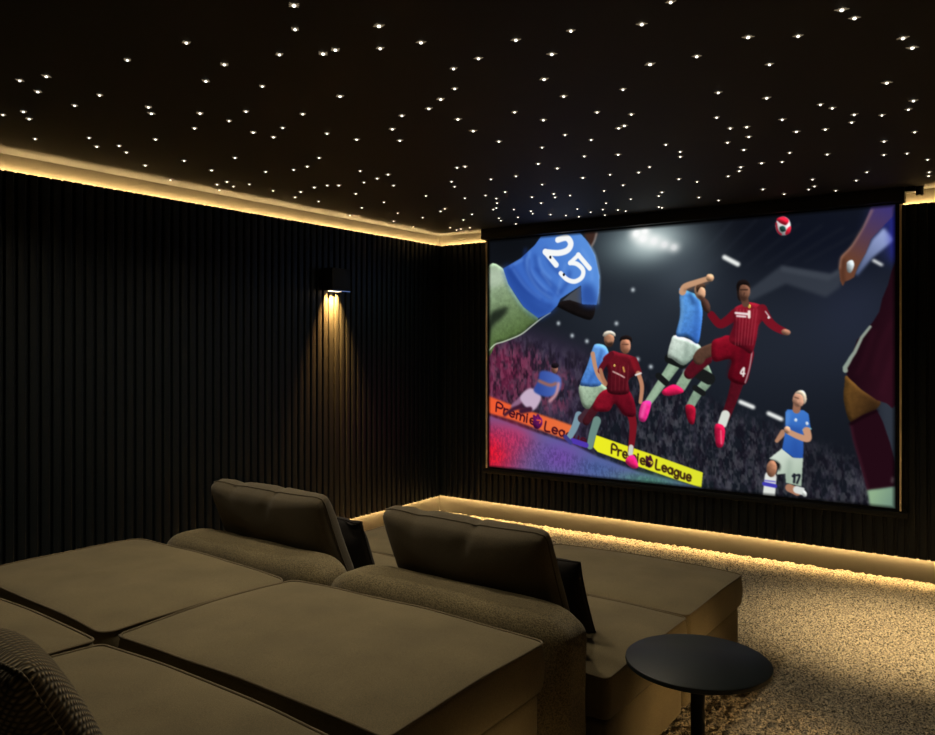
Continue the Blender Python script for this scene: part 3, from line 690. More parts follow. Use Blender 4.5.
# ------------------------------------------------------------------ projection screen
PICTURE_SHAPES = [
    ('P',(21,25,33),1.0,0,0,[(-45,-184),(1670,-5),(1670,1058),(-45,1283)],None,None),
    ('G',(12,14,18),0.9,(103,-5),311,220),
    ('G',(44,51,60),0.7,(691,318),458,256),
    ('G',(37,43,55),0.7,(1240,449),476,311),
    ('G',(40,46,66),0.6,(1483,339),202,275),
    ('G',(14,16,22),0.8,(1109,39),366,128),
    ('G',(20,22,30),0.5,(1554,855),366,275),
    ('G',(13,17,30),0.8,(1365,76),348,174),
    ('G',(16,20,34),0.5,(1483,149),128,110),
    ('G',(72,84,90),0.6,(631,64),202,147),
    ('L',(30,34,44),0.35,3,0,[(899,181),(1076,1)],11.0,11.0),
    ('L',(30,34,44),0.35,3,0,[(975,180),(1153,15)],11.0,11.0),
    ('L',(30,34,44),0.35,3,0,[(1048,179),(1228,29)],11.0,11.0),
    ('L',(30,34,44),0.35,3,0,[(1119,178),(1300,41)],11.0,11.0),
    ('L',(30,34,44),0.35,3,0,[(1189,176),(1371,54)],11.0,11.0),
    ('L',(30,34,44),0.35,3,0,[(1256,175),(1439,66)],11.0,11.0),
    ('L',(30,34,44),0.35,3,0,[(1322,174),(1506,78)],11.0,11.0),
    ('P',(58,64,74),0.75,4,0,[(1109,278),(1240,183),(1402,221),(1447,195),(1432,266),(1387,299),(1256,247),(1135,304)],None,None),
    ('P',(66,72,82),0.6,3,0,[(1240,183),(1402,221),(1447,195),(1425,225),(1395,243),(1240,203)],None,None),
    ('G',(128,148,152),0.85,(759,68),229,121),
    ('G',(60,70,80),0.5,(881,180),147,128),
    ('G',(215,230,228),0.95,(765,61),132,77),
    ('G',(252,255,252),1,(697,26),37,31),
    ('P',(255,255,255),1.0,2,1,[(710,27),(709,32),(706,35),(702,38),(697,38),(692,37),(688,34),(685,30),(684,25),(685,21),(688,17),(692,15),(697,14),(702,15),(706,18),(709,22)],None,None),
    ('G',(252,255,252),1,(724,47),40,33),
    ('P',(255,255,255),1.0,2,1,[(738,48),(737,53),(734,56),(730,59),(724,60),(719,58),(715,55),(712,51),(711,46),(712,41),(715,37),(719,34),(724,34),(730,35),(734,38),(737,43)],None,None),
    ('G',(252,255,252),1,(769,61),37,31),
    ('P',(255,255,255),1.0,2,1,[(781,62),(780,66),(777,70),(773,72),(769,73),(764,72),(760,69),(757,65),(756,60),(757,56),(760,52),(764,50),(769,49),(773,50),(777,53),(780,57)],None,None),
    ('G',(252,255,252),1,(810,77),31,26),
    ('P',(255,255,255),1.0,2,1,[(821,78),(820,81),(818,84),(814,86),(810,87),(807,86),(803,83),(801,80),(800,76),(801,72),(803,69),(807,67),(810,67),(814,68),(818,70),(820,74)],None,None),
    ('G',(252,255,252),1,(848,90),28,24),
    ('P',(255,255,255),1.0,2,1,[(857,91),(856,94),(854,97),(851,99),(848,99),(844,98),(841,96),(839,93),(839,90),(839,86),(841,83),(844,82),(848,81),(851,82),(854,84),(856,87)],None,None),
    ('G',(252,255,252),1,(730,21),28,24),
    ('P',(255,255,255),1.0,2,1,[(740,22),(739,26),(737,28),(734,30),(730,31),(726,30),(723,27),(721,24),(720,21),(721,17),(723,14),(726,13),(730,12),(734,13),(737,15),(739,19)],None,None),
    ('G',(80,90,98),0.35,(899,163),165,165),
    ('P',(58,46,70),0.75,26,0,[(-20,340),(312,426),(508,504),(508,867),(-20,800)],None,None),
    ('P',(110,28,58),0.7,26,0,[(-20,424),(174,486),(267,605),(103,711),(-20,716)],None,None),
    ('N',(84,78,94),0.4,14,[(-20,340),(244,446),(508,523),(671,577),(971,659),(1176,735),(1425,834),(1614,881),(1614,1020),(-20,1071)],8,1,0.56),
    ('N',(20,16,26),0.6,14,[(-20,340),(244,446),(508,523),(671,577),(971,659),(1176,735),(1425,834),(1614,881),(1614,1020),(-20,1071)],10,2,0.55),
    ('N',(98,98,104),0.4,16,[(691,706),(863,645),(1109,739),(1319,810),(1614,873),(1614,1012),(954,1003),(691,928)],7,3,0.58),
    ('N',(150,70,100),0.5,12,[(-20,445),(244,486),(423,601),(379,759),(-20,695)],9,4,0.56),
    ('G',(20,22,30),0.4,(1334,874),165,92),
    ('G',(190,200,205),0.9,(681,245),11,11),
    ('G',(190,200,205),0.9,(611,376),11,11),
    ('G',(190,200,205),0.9,(350,371),11,11),
    ('G',(190,200,205),0.9,(414,423),11,11),
    ('G',(190,200,205),0.9,(481,446),11,11),
    ('G',(190,200,205),0.9,(701,517),11,11),
    ('G',(190,200,205),0.9,(755,546),11,11),
    ('G',(190,200,205),0.9,(892,562),11,11),
    ('L',(235,238,235),1,2,0,[(1040,140),(1089,169)],16.5,16.5),
    ('L',(235,238,235),1,2,0,[(1098,669),(1143,686)],14.7,14.7),
    ('L',(235,238,235),1,2,0,[(1197,706),(1240,724)],14.7,14.7),
    ('L',(235,238,235),1,2,0,[(1534,182),(1558,198)],9.2,9.2),
    ('P',(88,96,150),1.0,2,0,[(-20,768),(103,797),(267,838),(423,873),(529,913),(711,959),(962,996),(971,1045),(-20,1071)],None,None),
    ('G',(222,30,62),1,(-8,924),220,165),
    ('G',(205,50,95),0.7,(127,863),128,73),
    ('G',(120,70,165),0.75,(357,926),137,92),
    ('G',(70,100,160),0.6,(529,960),110,55),
    ('G',(80,140,110),0.85,(750,991),174,40),
    ('G',(235,25,45),0.8,(5,954),110,92),
    ('N',(20,20,50),0.22,6,[(-20,800),(529,941),(962,1002),(962,1046),(-20,1071)],3,5,0.5),
    ('P',(236,88,48),1,2,0,[(-8,684),(121,721),(227,747),(338,773),(421,795),(397,849),(372,850),(271,823),(139,789),(-8,759)],(232,112,60),[(11,718),(413,818)]),
    ('L',(70,16,30),1.0,1,1,[(41,752),(46,714),(69,720),(76,731),(66,739),(44,733)],7.6,7.6),
    ('L',(70,16,30),1.0,1,1,[(80,762),(84,737)],7.6,7.6),
    ('L',(70,16,30),1.0,1,1,[(83,746),(91,741),(102,742)],7.6,7.6),
    ('L',(70,16,30),1.0,1,1,[(111,756),(135,763),(134,753),(124,747),(114,749),(111,757),(113,766),(122,773),(133,772)],7.6,7.6),
    ('L',(70,16,30),1.0,1,1,[(145,779),(149,754)],7.6,7.6),
    ('L',(70,16,30),1.0,1,1,[(148,762),(157,757),(166,762),(167,769),(164,784)],7.6,7.6),
    ('L',(70,16,30),1.0,1,1,[(167,767),(176,762),(184,767),(186,774),(183,789)],7.6,7.6),
    ('L',(70,16,30),1.0,1,1,[(196,792),(199,767)],7.6,7.6),
    ('L',(70,16,30),1.0,1,1,[(200,760),(201,757)],7.6,7.6),
    ('L',(70,16,30),1.0,1,1,[(214,783),(237,789),(236,780),(227,774),(217,776),(214,784),(216,793),(225,799),(235,798)],7.6,7.6),
    ('L',(70,16,30),1.0,1,1,[(247,805),(251,781)],7.6,7.6),
    ('L',(70,16,30),1.0,1,1,[(249,790),(257,784),(268,785)],7.6,7.6),
    ('P',(92,20,84),1.0,1,1,[(274,793),(270,803),(263,811),(255,817),(245,818),(237,815),(231,808),(227,799),(228,789),(232,778),(238,770),(247,765),(256,764),(265,767),(271,773),(274,783)],None,None),
    ('L',(236,95,52),1.0,1,1,[(247,780),(266,782),(260,792)],4.8,4.8),
    ('L',(92,20,84),1.0,1,1,[(234,777),(232,762),(243,769),(252,758),(260,771)],8.3,8.3),
    ('L',(70,16,30),1.0,1,1,[(291,784),(286,820),(309,826)],7.6,7.6),
    ('L',(70,16,30),1.0,1,1,[(321,816),(344,822),(343,813),(334,807),(325,809),(321,817),(323,826),(332,832),(342,831)],7.6,7.6),
    ('L',(70,16,30),1.0,1,1,[(378,820),(375,843)],7.6,7.6),
    ('L',(70,16,30),1.0,1,1,[(378,825),(368,816),(356,821),(355,830),(363,840),(376,836)],7.6,7.6),
    ('L',(70,16,30),1.0,1,1,[(412,828),(408,856),(398,859),(388,853)],7.6,7.6),
    ('L',(70,16,30),1.0,1,1,[(411,834),(401,825),(389,830),(388,839),(397,848),(410,845)],7.6,7.6),
    ('L',(70,16,30),1.0,1,1,[(424,831),(421,848),(430,857),(442,853)],7.6,7.6),
    ('L',(70,16,30),1.0,1,1,[(444,837),(441,860)],7.6,7.6),
    ('L',(70,16,30),1.0,1,1,[(454,851),(475,856),(475,848),(466,842),(457,844),(454,851),(456,860),(464,866),(474,865)],7.6,7.6),
    ('P',(236,236,34),1,1,0,[(522,826),(647,858),(766,887),(960,938),(954,995),(848,972),(691,934),(529,893),(510,876)],(222,226,46),[(547,842),(958,969)]),
    ('L',(58,34,20),1.0,0.6,1,[(590,894),(593,858),(609,863),(614,873),(607,880),(591,876)],7.5,7.5),
    ('L',(58,34,20),1.0,0.6,1,[(618,901),(620,878)],7.5,7.5),
    ('L',(58,34,20),1.0,0.6,1,[(619,886),(625,880),(633,881)],7.5,7.5),
    ('L',(58,34,20),1.0,0.6,1,[(639,894),(656,898),(656,890),(649,884),(642,887),(639,895),(641,903),(648,909),(655,907)],7.5,7.5),
    ('L',(58,34,20),1.0,0.6,1,[(664,913),(666,890)],7.5,7.5),
    ('L',(58,34,20),1.0,0.6,1,[(666,897),(672,892),(679,896),(679,902),(678,916)],7.5,7.5),
    ('L',(58,34,20),1.0,0.6,1,[(679,901),(686,895),(692,899),(693,906),(692,920)],7.5,7.5),
    ('L',(58,34,20),1.0,0.6,1,[(700,922),(702,899)],7.5,7.5),
    ('L',(58,34,20),1.0,0.6,1,[(703,892),(703,889)],7.5,7.5),
    ('L',(58,34,20),1.0,0.6,1,[(713,913),(730,917),(729,909),(723,904),(716,906),(713,913),(715,922),(721,927),(729,926)],7.5,7.5),
    ('L',(58,34,20),1.0,0.6,1,[(737,931),(740,909)],7.5,7.5),
    ('L',(58,34,20),1.0,0.6,1,[(739,917),(744,911),(752,912)],7.5,7.5),
    ('P',(60,18,40),1.0,0.6,1,[(766,917),(764,925),(761,931),(756,936),(750,938),(744,937),(739,933),(735,927),(734,920),(735,913),(739,906),(744,902),(750,900),(756,901),(761,904),(764,910)],None,None),
    ('L',(235,232,40),1.0,0.6,1,[(748,913),(761,916),(756,922)],4.0,4.0),
    ('L',(60,18,40),1.0,0.6,1,[(738,908),(738,896),(747,902),(753,893),(758,906)],7.0,7.0),
    ('L',(58,34,20),1.0,0.6,1,[(779,905),(776,939),(792,943)],7.5,7.5),
    ('L',(58,34,20),1.0,0.6,1,[(801,933),(818,938),(817,930),(810,925),(804,927),(801,934),(803,942),(809,948),(816,946)],7.5,7.5),
    ('L',(58,34,20),1.0,0.6,1,[(843,934),(841,956)],7.5,7.5),
    ('L',(58,34,20),1.0,0.6,1,[(842,940),(835,931),(826,937),(825,945),(832,954),(841,949)],7.5,7.5),
    ('L',(58,34,20),1.0,0.6,1,[(867,941),(864,967),(857,970),(850,965)],7.5,7.5),
    ('L',(58,34,20),1.0,0.6,1,[(866,946),(859,938),(851,944),(850,952),(856,960),(865,956)],7.5,7.5),
    ('L',(58,34,20),1.0,0.6,1,[(875,943),(874,959),(880,967),(889,963)],7.5,7.5),
    ('L',(58,34,20),1.0,0.6,1,[(890,948),(888,969)],7.5,7.5),
    ('L',(58,34,20),1.0,0.6,1,[(898,960),(913,964),(913,956),(907,951),(900,954),(898,961),(899,969),(905,974),(912,972)],7.5,7.5),
    ('L',(140,100,130),1.0,2,1,[(175,689),(130,728)],23.4,23.4),
    ('L',(60,26,48),1,2,1,[(170,727),(126,740),(85,767)],20.7,12.4),
    ('P',(196,172,196),1.0,2,1,[(214,646),(266,674),(253,717),(217,741),(164,690)],None,None),
    ('L',(60,26,48),1.0,2,1,[(214,736),(170,746)],23.4,23.4),
    ('P',(48,74,152),1,2,1,[(266,573),(317,576),(362,601),(351,656),(296,680),(232,658),(253,614)],(80,110,190),[(253,618),(359,608)]),
    ('L',(150,100,90),1.0,2,1,[(258,614),(309,630),(338,623)],13.8,13.8),
    ('L',(190,140,150),1.0,2,1,[(351,623),(340,666),(309,698)],13.8,13.8),
    ('L',(120,90,120),0.5,4,1,[(313,706),(313,758)],17.9,17.9),
    ('P',(140,95,80),1.0,1,1,[(348,563),(347,569),(344,575),(339,579),(333,581),(328,579),(323,576),(319,570),(318,563),(319,556),(323,550),(328,546),(333,545),(339,546),(344,550),(347,556)],None,None),
    ('P',(24,18,24),1.0,1,1,[(353,548),(351,552),(347,556),(341,559),(334,560),(327,559),(321,557),(317,553),(316,548),(317,544),(321,540),(327,537),(334,536),(341,537),(347,539),(351,543)],None,None),
    ('P',(150,172,142),1,1,1,[(-4,134),(75,127),(115,207),(182,297),(254,348),(207,385),(167,415),(84,447),(41,456),(-4,495)],(84,108,62),[(52,150),(146,402)]),
    ('P',(190,205,185),0.6,8,1,[(-2,135),(75,129),(99,179),(57,204),(-2,202)],None,None),
    ('P',(22,28,22),0.85,6,1,[(9,328),(57,303),(104,299),(78,339),(20,383),(4,436),(-4,418)],None,None),
    ('L',(215,228,205),0.9,1,1,[(312,326),(267,351),(222,381),(167,417),(84,446),(36,459),(4,486)],4.8,4.8),
    ('P',(20,16,16),1.0,1,1,[(341,295),(393,274),(459,288),(516,297),(503,358),(440,345),(365,312)],None,None),
    ('P',(70,75,84),1.0,1,0,[(369,279),(403,253),(456,220),(457,293),(403,276)],None,None),
    ('P',(56,100,190),1,1,0,[(78,129),(167,90),(237,38),(267,4),(345,-2),(450,3),(488,44),(519,100),(538,183),(536,249),(525,300),(459,295),(455,218),(403,246),(360,270),(345,298),(312,326),(254,348),(182,299),(104,197)],(88,142,220),[(167,209),(477,72)]),
    ('P',(36,70,150),0.75,8,1,[(81,130),(115,122),(182,210),(267,291),(341,300),(312,326),(254,348),(182,299),(104,197)],None,None),
    ('P',(38,72,150),0.8,8,1,[(457,221),(487,214),(514,232),(527,299),(459,295)],None,None),
    ('L',(30,60,140),0.6,5,1,[(192,53),(187,113),(217,176),(277,239),(316,267)],12.7,12.7),
    ('L',(30,60,140),0.6,5,1,[(237,82),(252,143),(297,189),(360,243)],12.7,12.7),
    ('L',(30,60,140),0.6,5,1,[(104,135),(167,209),(257,278),(316,297)],12.7,12.7),
    ('L',(30,60,140),0.6,5,1,[(287,59),(312,121),(360,166)],12.7,12.7),
    ('L',(30,60,140),0.6,5,1,[(403,160),(393,202),(360,243)],12.7,12.7),
    ('L',(118,166,238),0.6,4,1,[(212,63),(207,115),(235,173),(297,236)],7.2,7.2),
    ('L',(118,166,238),0.6,4,1,[(257,92),(272,140),(316,185)],7.2,7.2),
    ('L',(118,166,238),0.6,4,1,[(131,132),(192,210),(267,265)],7.2,7.2),
    ('L',(118,166,238),0.6,4,1,[(459,71),(496,132),(505,198)],7.2,7.2),
    ('L',(118,166,238),0.6,4,1,[(177,95),(115,122)],7.2,7.2),
    ('L',(38,72,158),0.6,4,1,[(207,97),(217,159),(267,222),(326,254)],9.5,9.5),
    ('L',(38,72,158),0.6,4,1,[(237,134),(287,188),(350,259)],9.5,9.5),
    ('L',(38,72,158),0.6,4,1,[(125,119),(197,210),(277,274)],9.5,9.5),
    ('L',(125,170,235),0.5,4,1,[(197,88),(202,149),(252,221),(316,267)],6.4,6.4),
    ('L',(125,170,235),0.5,4,1,[(267,153),(316,215)],6.4,6.4),
    ('L',(125,170,235),0.5,4,1,[(384,125),(365,183),(345,251)],6.4,6.4),
    ('L',(170,205,245),0.7,2,1,[(491,48),(521,104),(539,192),(532,295)],4.8,4.8),
    ('L',(246,248,248),1.0,1,1,[(348,24),(389,19),(408,44),(393,70),(350,79),(289,71)],25.4,25.4),
    ('L',(246,248,248),1.0,1,0,[(287,69),(340,128)],23.8,23.8),
    ('L',(246,248,248),1.0,1,0,[(494,151),(442,92)],19.1,19.1),
    ('L',(246,248,248),1.0,1,0,[(444,93),(404,124)],17.5,17.5),
    ('L',(246,248,248),1.0,1,1,[(406,123),(437,130),(464,156),(459,185),(427,201),(391,191),(361,164)],19.1,19.1),
    ('P',(20,24,40),1.0,0,1,[(318,95),(318,97),(317,99),(315,101),(312,101),(310,100),(308,99),(307,97),(307,94),(307,91),(308,89),(310,88),(312,87),(315,88),(317,90),(318,92)],None,None),
    ('P',(20,24,40),1.0,0,1,[(382,171),(381,173),(380,175),(378,177),(376,177),(374,176),(372,175),(371,173),(370,170),(371,167),(372,165),(374,164),(376,164),(378,164),(380,166),(381,168)],None,None),
    ('P',(60,40,34),1.0,2,1,[(473,4),(528,6),(519,34),(505,62),(487,41)],None,None),
    ('L',(190,185,180),0.8,2,1,[(525,9),(516,40),(503,61)],5.6,5.6),
    ('L',(120,150,165),1,1,1,[(445,751),(425,802),(401,843)],34.2,26.2),
    ('L',(64,40,50),1.0,1,1,[(507,687),(489,730),(457,763)],34.2,34.2),
    ('L',(105,138,130),1,1,1,[(526,768),(507,824),(495,872)],36.2,28.2),
    ('L',(78,54,172),1.0,1,1,[(416,856),(478,870)],22.1,22.1),
    ('L',(60,60,130),1.0,1,1,[(383,842),(407,864)],18.1,18.1),
    ('P',(168,190,164),1,1,1,[(450,624),(547,617),(583,663),(535,681),(496,721),(460,706)],(120,145,120),[(466,636),(547,717)]),
    ('P',(70,122,200),1,1,1,[(524,458),(564,467),(578,508),(552,566),(542,625),(466,630),(452,617),(483,546),(507,477)],(100,155,220),[(547,592),(512,477)]),
    ('L',(40,78,150),0.6,4,1,[(547,488),(524,561),(489,614)],12.1,12.1),
    ('L',(190,140,110),1,1,1,[(508,498),(519,551),(535,590),(564,621)],19.1,15.1),
    ('P',(168,120,92),1.0,1,1,[(602,438),(600,449),(595,458),(588,465),(580,467),(571,465),(564,458),(559,449),(557,438),(559,427),(564,417),(571,411),(580,409),(588,411),(595,417),(600,427)],None,None),
    ('P',(205,196,178),1.0,1,1,[(552,423),(563,409),(586,405),(605,415),(605,428),(581,419),(560,429)],None,None),
    ('P',(52,36,28),1.0,2,1,[(560,441),(572,454),(596,450),(592,467),(572,467)],None,None),
    ('L',(66,22,30),1,1,1,[(552,675),(518,718),(478,773)],40.2,32.2),
    ('L',(118,20,32),1,1,1,[(671,727),(682,772),(678,833),(671,879)],36.2,22.1),
    ('L',(205,210,200),1.0,1,1,[(674,864),(671,891)],20.1,20.1),
    ('P',(224,34,108),1.0,1,1,[(663,901),(687,896),(704,936),(682,947),(650,925)],None,None),
    ('P',(126,16,34),1,1,1,[(552,646),(661,638),(695,733),(647,741),(605,696),(575,728),(508,721)],(84,10,24),[(569,654),(680,731)]),
    ('P',(104,20,32),1,1,1,[(592,487),(625,493),(658,499),(695,517),(708,566),(663,601),(662,653),(574,651),(576,565),(552,519)],(72,14,24),[(592,508),(669,640)]),
    ('L',(92,18,30),1.0,1,1,[(590,500),(552,545),(542,566)],24.1,24.1),
    ('L',(170,115,85),1.0,1,1,[(542,563),(552,594),(565,616)],16.1,16.1),
    ('L',(110,20,32),1.0,1,1,[(686,523),(704,568)],28.2,28.2),
    ('L',(186,130,100),1,1,1,[(704,573),(719,623),(713,685)],19.1,15.1),
    ('L',(225,225,220),1.0,0.5,0,[(693,580),(715,572)],7.0,7.0),
    ('L',(215,190,180),0.9,0.6,1,[(596,568),(625,580),(645,590)],6.0,6.0),
    ('L',(210,170,80),1.0,0.6,1,[(641,551),(645,567)],7.0,7.0),
    ('P',(205,170,90),1.0,0,1,[(608,544),(607,546),(606,548),(605,549),(603,549),(601,549),(600,548),(599,546),(599,544),(599,542),(600,541),(601,539),(603,539),(605,539),(606,540),(607,542)],None,None),
    ('L',(150,50,60),0.5,0.4,0,[(592,544),(590,643)],2.5,2.5),
    ('L',(150,50,60),0.5,0.4,0,[(610,544),(606,642)],2.5,2.5),
    ('L',(150,50,60),0.5,0.4,0,[(628,544),(623,641)],2.5,2.5),
    ('L',(150,50,60),0.5,0.4,0,[(645,544),(640,641)],2.5,2.5),
    ('L',(150,50,60),0.5,0.4,0,[(663,543),(656,640)],2.5,2.5),
    ('P',(176,120,92),1.0,1,1,[(671,465),(670,477),(665,487),(658,494),(650,496),(641,494),(634,487),(629,477),(628,465),(629,453),(634,442),(641,435),(650,433),(658,435),(665,442),(670,453)],None,None),
    ('P',(24,18,18),1.0,1,1,[(625,448),(632,430),(656,424),(676,434),(676,453),(665,442),(639,442)],None,None),
    ('P',(110,70,52),0.6,3,1,[(634,477),(665,477),(658,495),(641,495)],None,None),
    ('L',(60,36,30),0.8,0.6,0,[(636,460),(663,460)],4.0,4.0),
    ('L',(205,150,120),0.6,1.5,1,[(665,448),(667,477)],7.0,7.0),
    ('L',(130,155,132),1,1,1,[(964,550),(977,593),(940,642),(912,692)],42.3,30.2),
    ('L',(24,26,26),1.0,1,0,[(940,565),(984,588)],44.3,44.3),
    ('L',(24,26,26),1.0,1,0,[(930,623),(960,642)],22.1,22.1),
    ('P',(150,16,42),1.0,1,1,[(894,691),(930,696),(926,757),(904,750)],None,None),
    ('L',(138,164,138),1,1,1,[(848,540),(817,584),(782,633),(746,684)],44.3,28.2),
    ('L',(170,195,168),0.6,4,1,[(850,537),(798,607),(748,682)],16.1,16.1),
    ('L',(22,24,24),1.0,1,0,[(786,581),(817,607)],24.2,24.2),
    ('L',(20,22,22),1.0,1,0,[(829,514),(880,534)],36.2,36.2),
    ('P',(232,44,136),1.0,1,1,[(720,687),(756,682),(748,726),(730,761),(705,749)],None,None),
    ('P',(250,110,180),0.6,2,1,[(726,690),(740,687),(724,741),(711,744)],None,None),
    ('P',(206,220,208),1,1,1,[(856,425),(940,457),(954,487),(930,504),(886,539),(839,514),(823,505),(835,453)],(150,172,156),[(870,443),(920,521)]),
    ('L',(120,140,128),0.6,4,1,[(902,453),(895,502),(880,532)],10.1,10.1),
    ('P',(84,146,216),1,1,1,[(872,247),(910,262),(942,281),(958,328),(954,395),(940,457),(902,434),(857,425),(872,355),(870,276)],(58,110,190),[(890,336),(950,415)]),
    ('L',(44,90,170),0.7,5,1,[(940,288),(936,356),(930,444)],12.1,12.1),
    ('L',(130,185,235),0.6,3,1,[(880,277),(880,345),(868,416)],8.1,8.1),
    ('L',(30,62,120),0.7,4,1,[(910,268),(925,307)],14.1,14.1),
    ('P',(196,150,118),1.0,1,1,[(969,259),(970,271),(968,281),(964,289),(957,293),(948,292),(940,287),(933,279),(929,268),(927,256),(929,246),(934,238),(941,234),(949,235),(957,240),(964,248)],None,None),
    ('P',(60,42,32),1.0,1,1,[(934,243),(944,232),(965,235),(969,251),(952,246),(938,267)],None,None),
    ('P',(70,46,36),1.0,2,1,[(940,277),(958,281),(960,295),(946,292)],None,None),
    ('L',(196,150,116),1,1,1,[(882,261),(892,242),(935,228),(984,215)],27.2,19.1),
    ('P',(206,160,124),1.0,1,1,[(1001,214),(1000,219),(997,224),(992,227),(987,227),(981,226),(976,223),(973,218),(972,212),(973,207),(976,202),(981,199),(987,199),(992,200),(997,203),(1000,208)],None,None),
    ('L',(120,84,64),0.6,2,1,[(890,255),(935,244),(979,230)],8.1,8.1),
    ('L',(140,164,138),1.0,1,1,[(902,575),(875,620)],40.3,40.3),
    ('L',(82,16,28),1,1,1,[(969,511),(930,546),(908,570)],54.4,42.3),
    ('P',(220,28,84),1.0,1,1,[(802,638),(844,613),(876,624),(884,641),(839,655),(808,654)],None,None),
    ('L',(84,58,46),1.0,1,1,[(1010,474),(960,494),(945,513)],46.3,46.3),
    ('L',(78,14,26),1,1,1,[(1086,600),(1071,652),(1044,729)],46.3,30.2),
    ('L',(215,220,210),1.0,1,1,[(1044,718),(1033,751)],32.2,32.2),
    ('P',(196,22,66),1.0,1,1,[(1006,758),(1040,764),(1037,825),(1023,841),(1008,827)],None,None),
    ('L',(235,90,120),1.0,1,1,[(1027,778),(1029,825)],6.0,6.0),
    ('P',(122,12,30),1,1,1,[(994,453),(1025,436),(1063,429),(1141,474),(1134,547),(1113,606),(1054,584),(1065,516),(1000,522)],(88,8,22),[(1037,444),(1112,585)]),
    ('L',(60,6,16),0.8,5,1,[(1074,491),(1060,577)],12.1,12.1),
    ('L',(205,190,190),0.8,0.6,1,[(1141,477),(1130,547),(1115,599)],4.0,4.0),
    ('L',(108,16,30),1,1,1,[(1079,350),(1051,373),(1022,385),(991,350)],38.3,27.2),
    ('P',(72,48,40),1.0,1,1,[(985,310),(988,321),(988,332),(986,340),(982,344),(976,343),(969,338),(963,330),(957,319),(954,307),(954,297),(956,289),(961,285),(967,286),(973,291),(980,299)],None,None),
    ('P',(134,24,40),1,1,1,[(1074,333),(1102,315),(1117,307),(1166,318),(1195,354),(1163,391),(1154,444),(1137,493),(1102,474),(1057,446),(1074,389)],(96,14,28),[(1084,340),(1139,472)]),
    ('L',(118,20,34),1,1,1,[(1174,335),(1195,375),(1220,399),(1248,414)],36.2,24.2),
    ('P',(150,105,84),1.0,1,1,[(1271,421),(1269,424),(1266,427),(1260,429),(1254,428),(1248,426),(1244,423),(1241,419),(1240,415),(1242,411),(1246,408),(1252,406),(1258,407),(1263,409),(1268,412),(1271,416)],None,None),
    ('L',(190,80,90),0.6,0.4,0,[(1086,333),(1080,463)],2.6,2.6),
    ('L',(190,80,90),0.6,0.4,0,[(1098,333),(1090,463)],2.6,2.6),
    ('L',(190,80,90),0.6,0.4,0,[(1110,334),(1100,463)],2.6,2.6),
    ('L',(190,80,90),0.6,0.4,0,[(1122,334),(1111,463)],2.6,2.6),
    ('L',(190,80,90),0.6,0.4,0,[(1134,334),(1121,463)],2.6,2.6),
    ('L',(190,80,90),0.6,0.4,0,[(1145,334),(1131,463)],2.6,2.6),
    ('L',(190,80,90),0.6,0.4,0,[(1157,335),(1141,463)],2.6,2.6),
    ('L',(235,220,220),1.0,0.6,0,[(1081,346),(1124,351)],8.1,8.1),
    ('L',(235,215,215),1.0,0.6,0,[(1086,357),(1116,360)],7.0,7.0),
    ('L',(240,225,215),1.0,0.6,0,[(1129,342),(1129,362)],10.1,10.1),
    ('P',(220,180,80),1.0,0,1,[(1135,323),(1135,326),(1134,328),(1132,330),(1130,330),(1128,330),(1126,328),(1125,326),(1124,323),(1125,320),(1126,317),(1128,316),(1130,315),(1132,316),(1134,318),(1135,320)],None,None),
    ('L',(225,215,215),1.0,0.6,0,[(1186,343),(1202,366)],3.5,3.5),
    ('P',(225,215,215),1.0,0,1,[(1200,364),(1200,366),(1199,368),(1198,369),(1197,369),(1195,369),(1194,368),(1194,366),(1193,364),(1194,363),(1194,361),(1195,360),(1197,360),(1198,360),(1199,361),(1200,363)],None,None),
    ('L',(235,230,225),1.0,0.5,1,[(1108,575),(1111,545),(1099,565),(1113,566)],6.0,6.0),
    ('L',(96,64,52),1.0,1,1,[(1112,294),(1117,313)],26.2,26.2),
    ('P',(118,80,62),1.0,1,1,[(1132,265),(1131,278),(1127,290),(1120,298),(1112,302),(1103,299),(1095,292),(1089,281),(1086,267),(1086,253),(1090,241),(1097,233),(1106,230),(1115,233),(1123,240),(1129,251)],None,None),
    ('P',(22,16,16),1.0,1,1,[(1086,269),(1084,246),(1093,229),(1116,227),(1130,241),(1132,257),(1119,246),(1099,247),(1093,273),(1099,303),(1089,293)],None,None),
    ('P',(60,38,30),0.8,2,1,[(1102,286),(1121,287),(1115,304),(1104,301)],None,None),
    ('L',(160,115,92),0.5,2,1,[(1126,252),(1128,278)],8.1,8.1),
    ('L',(40,26,22),0.8,0.6,0,[(1098,262),(1123,263)],5.0,5.0),
    ('L',(60,38,32),0.6,3,1,[(1097,277),(1102,299)],14.1,14.1),
    ('L',(70,46,38),0.8,1,1,[(1112,274),(1110,283)],5.0,5.0),
    ('L',(120,76,58),0.6,3,1,[(636,477),(641,454)],14.1,14.1),
    ('L',(150,24,36),0.6,4,1,[(678,518),(691,553)],14.1,14.1),
    ('L',(60,10,20),0.7,5,1,[(583,565),(587,632)],16.1,16.1),
    ('L',(60,8,18),0.7,5,1,[(603,663),(616,698),(643,733)],14.1,14.1),
    ('L',(74,10,24),0.7,6,1,[(1080,378),(1074,439)],20.1,20.1),
    ('L',(165,36,54),0.6,5,1,[(1155,338),(1146,426)],14.1,14.1),
    ('L',(74,8,22),0.7,6,1,[(1112,454),(1102,529)],16.1,16.1),
    ('L',(160,24,44),0.6,5,1,[(1018,449),(1074,444)],14.1,14.1),
    ('P',(226,222,222),1.0,0.6,1,[(1272,46),(1270,58),(1265,68),(1256,75),(1247,77),(1237,73),(1229,66),(1223,54),(1221,41),(1223,29),(1229,18),(1237,12),(1247,10),(1256,14),(1265,22),(1270,33)],None,None),
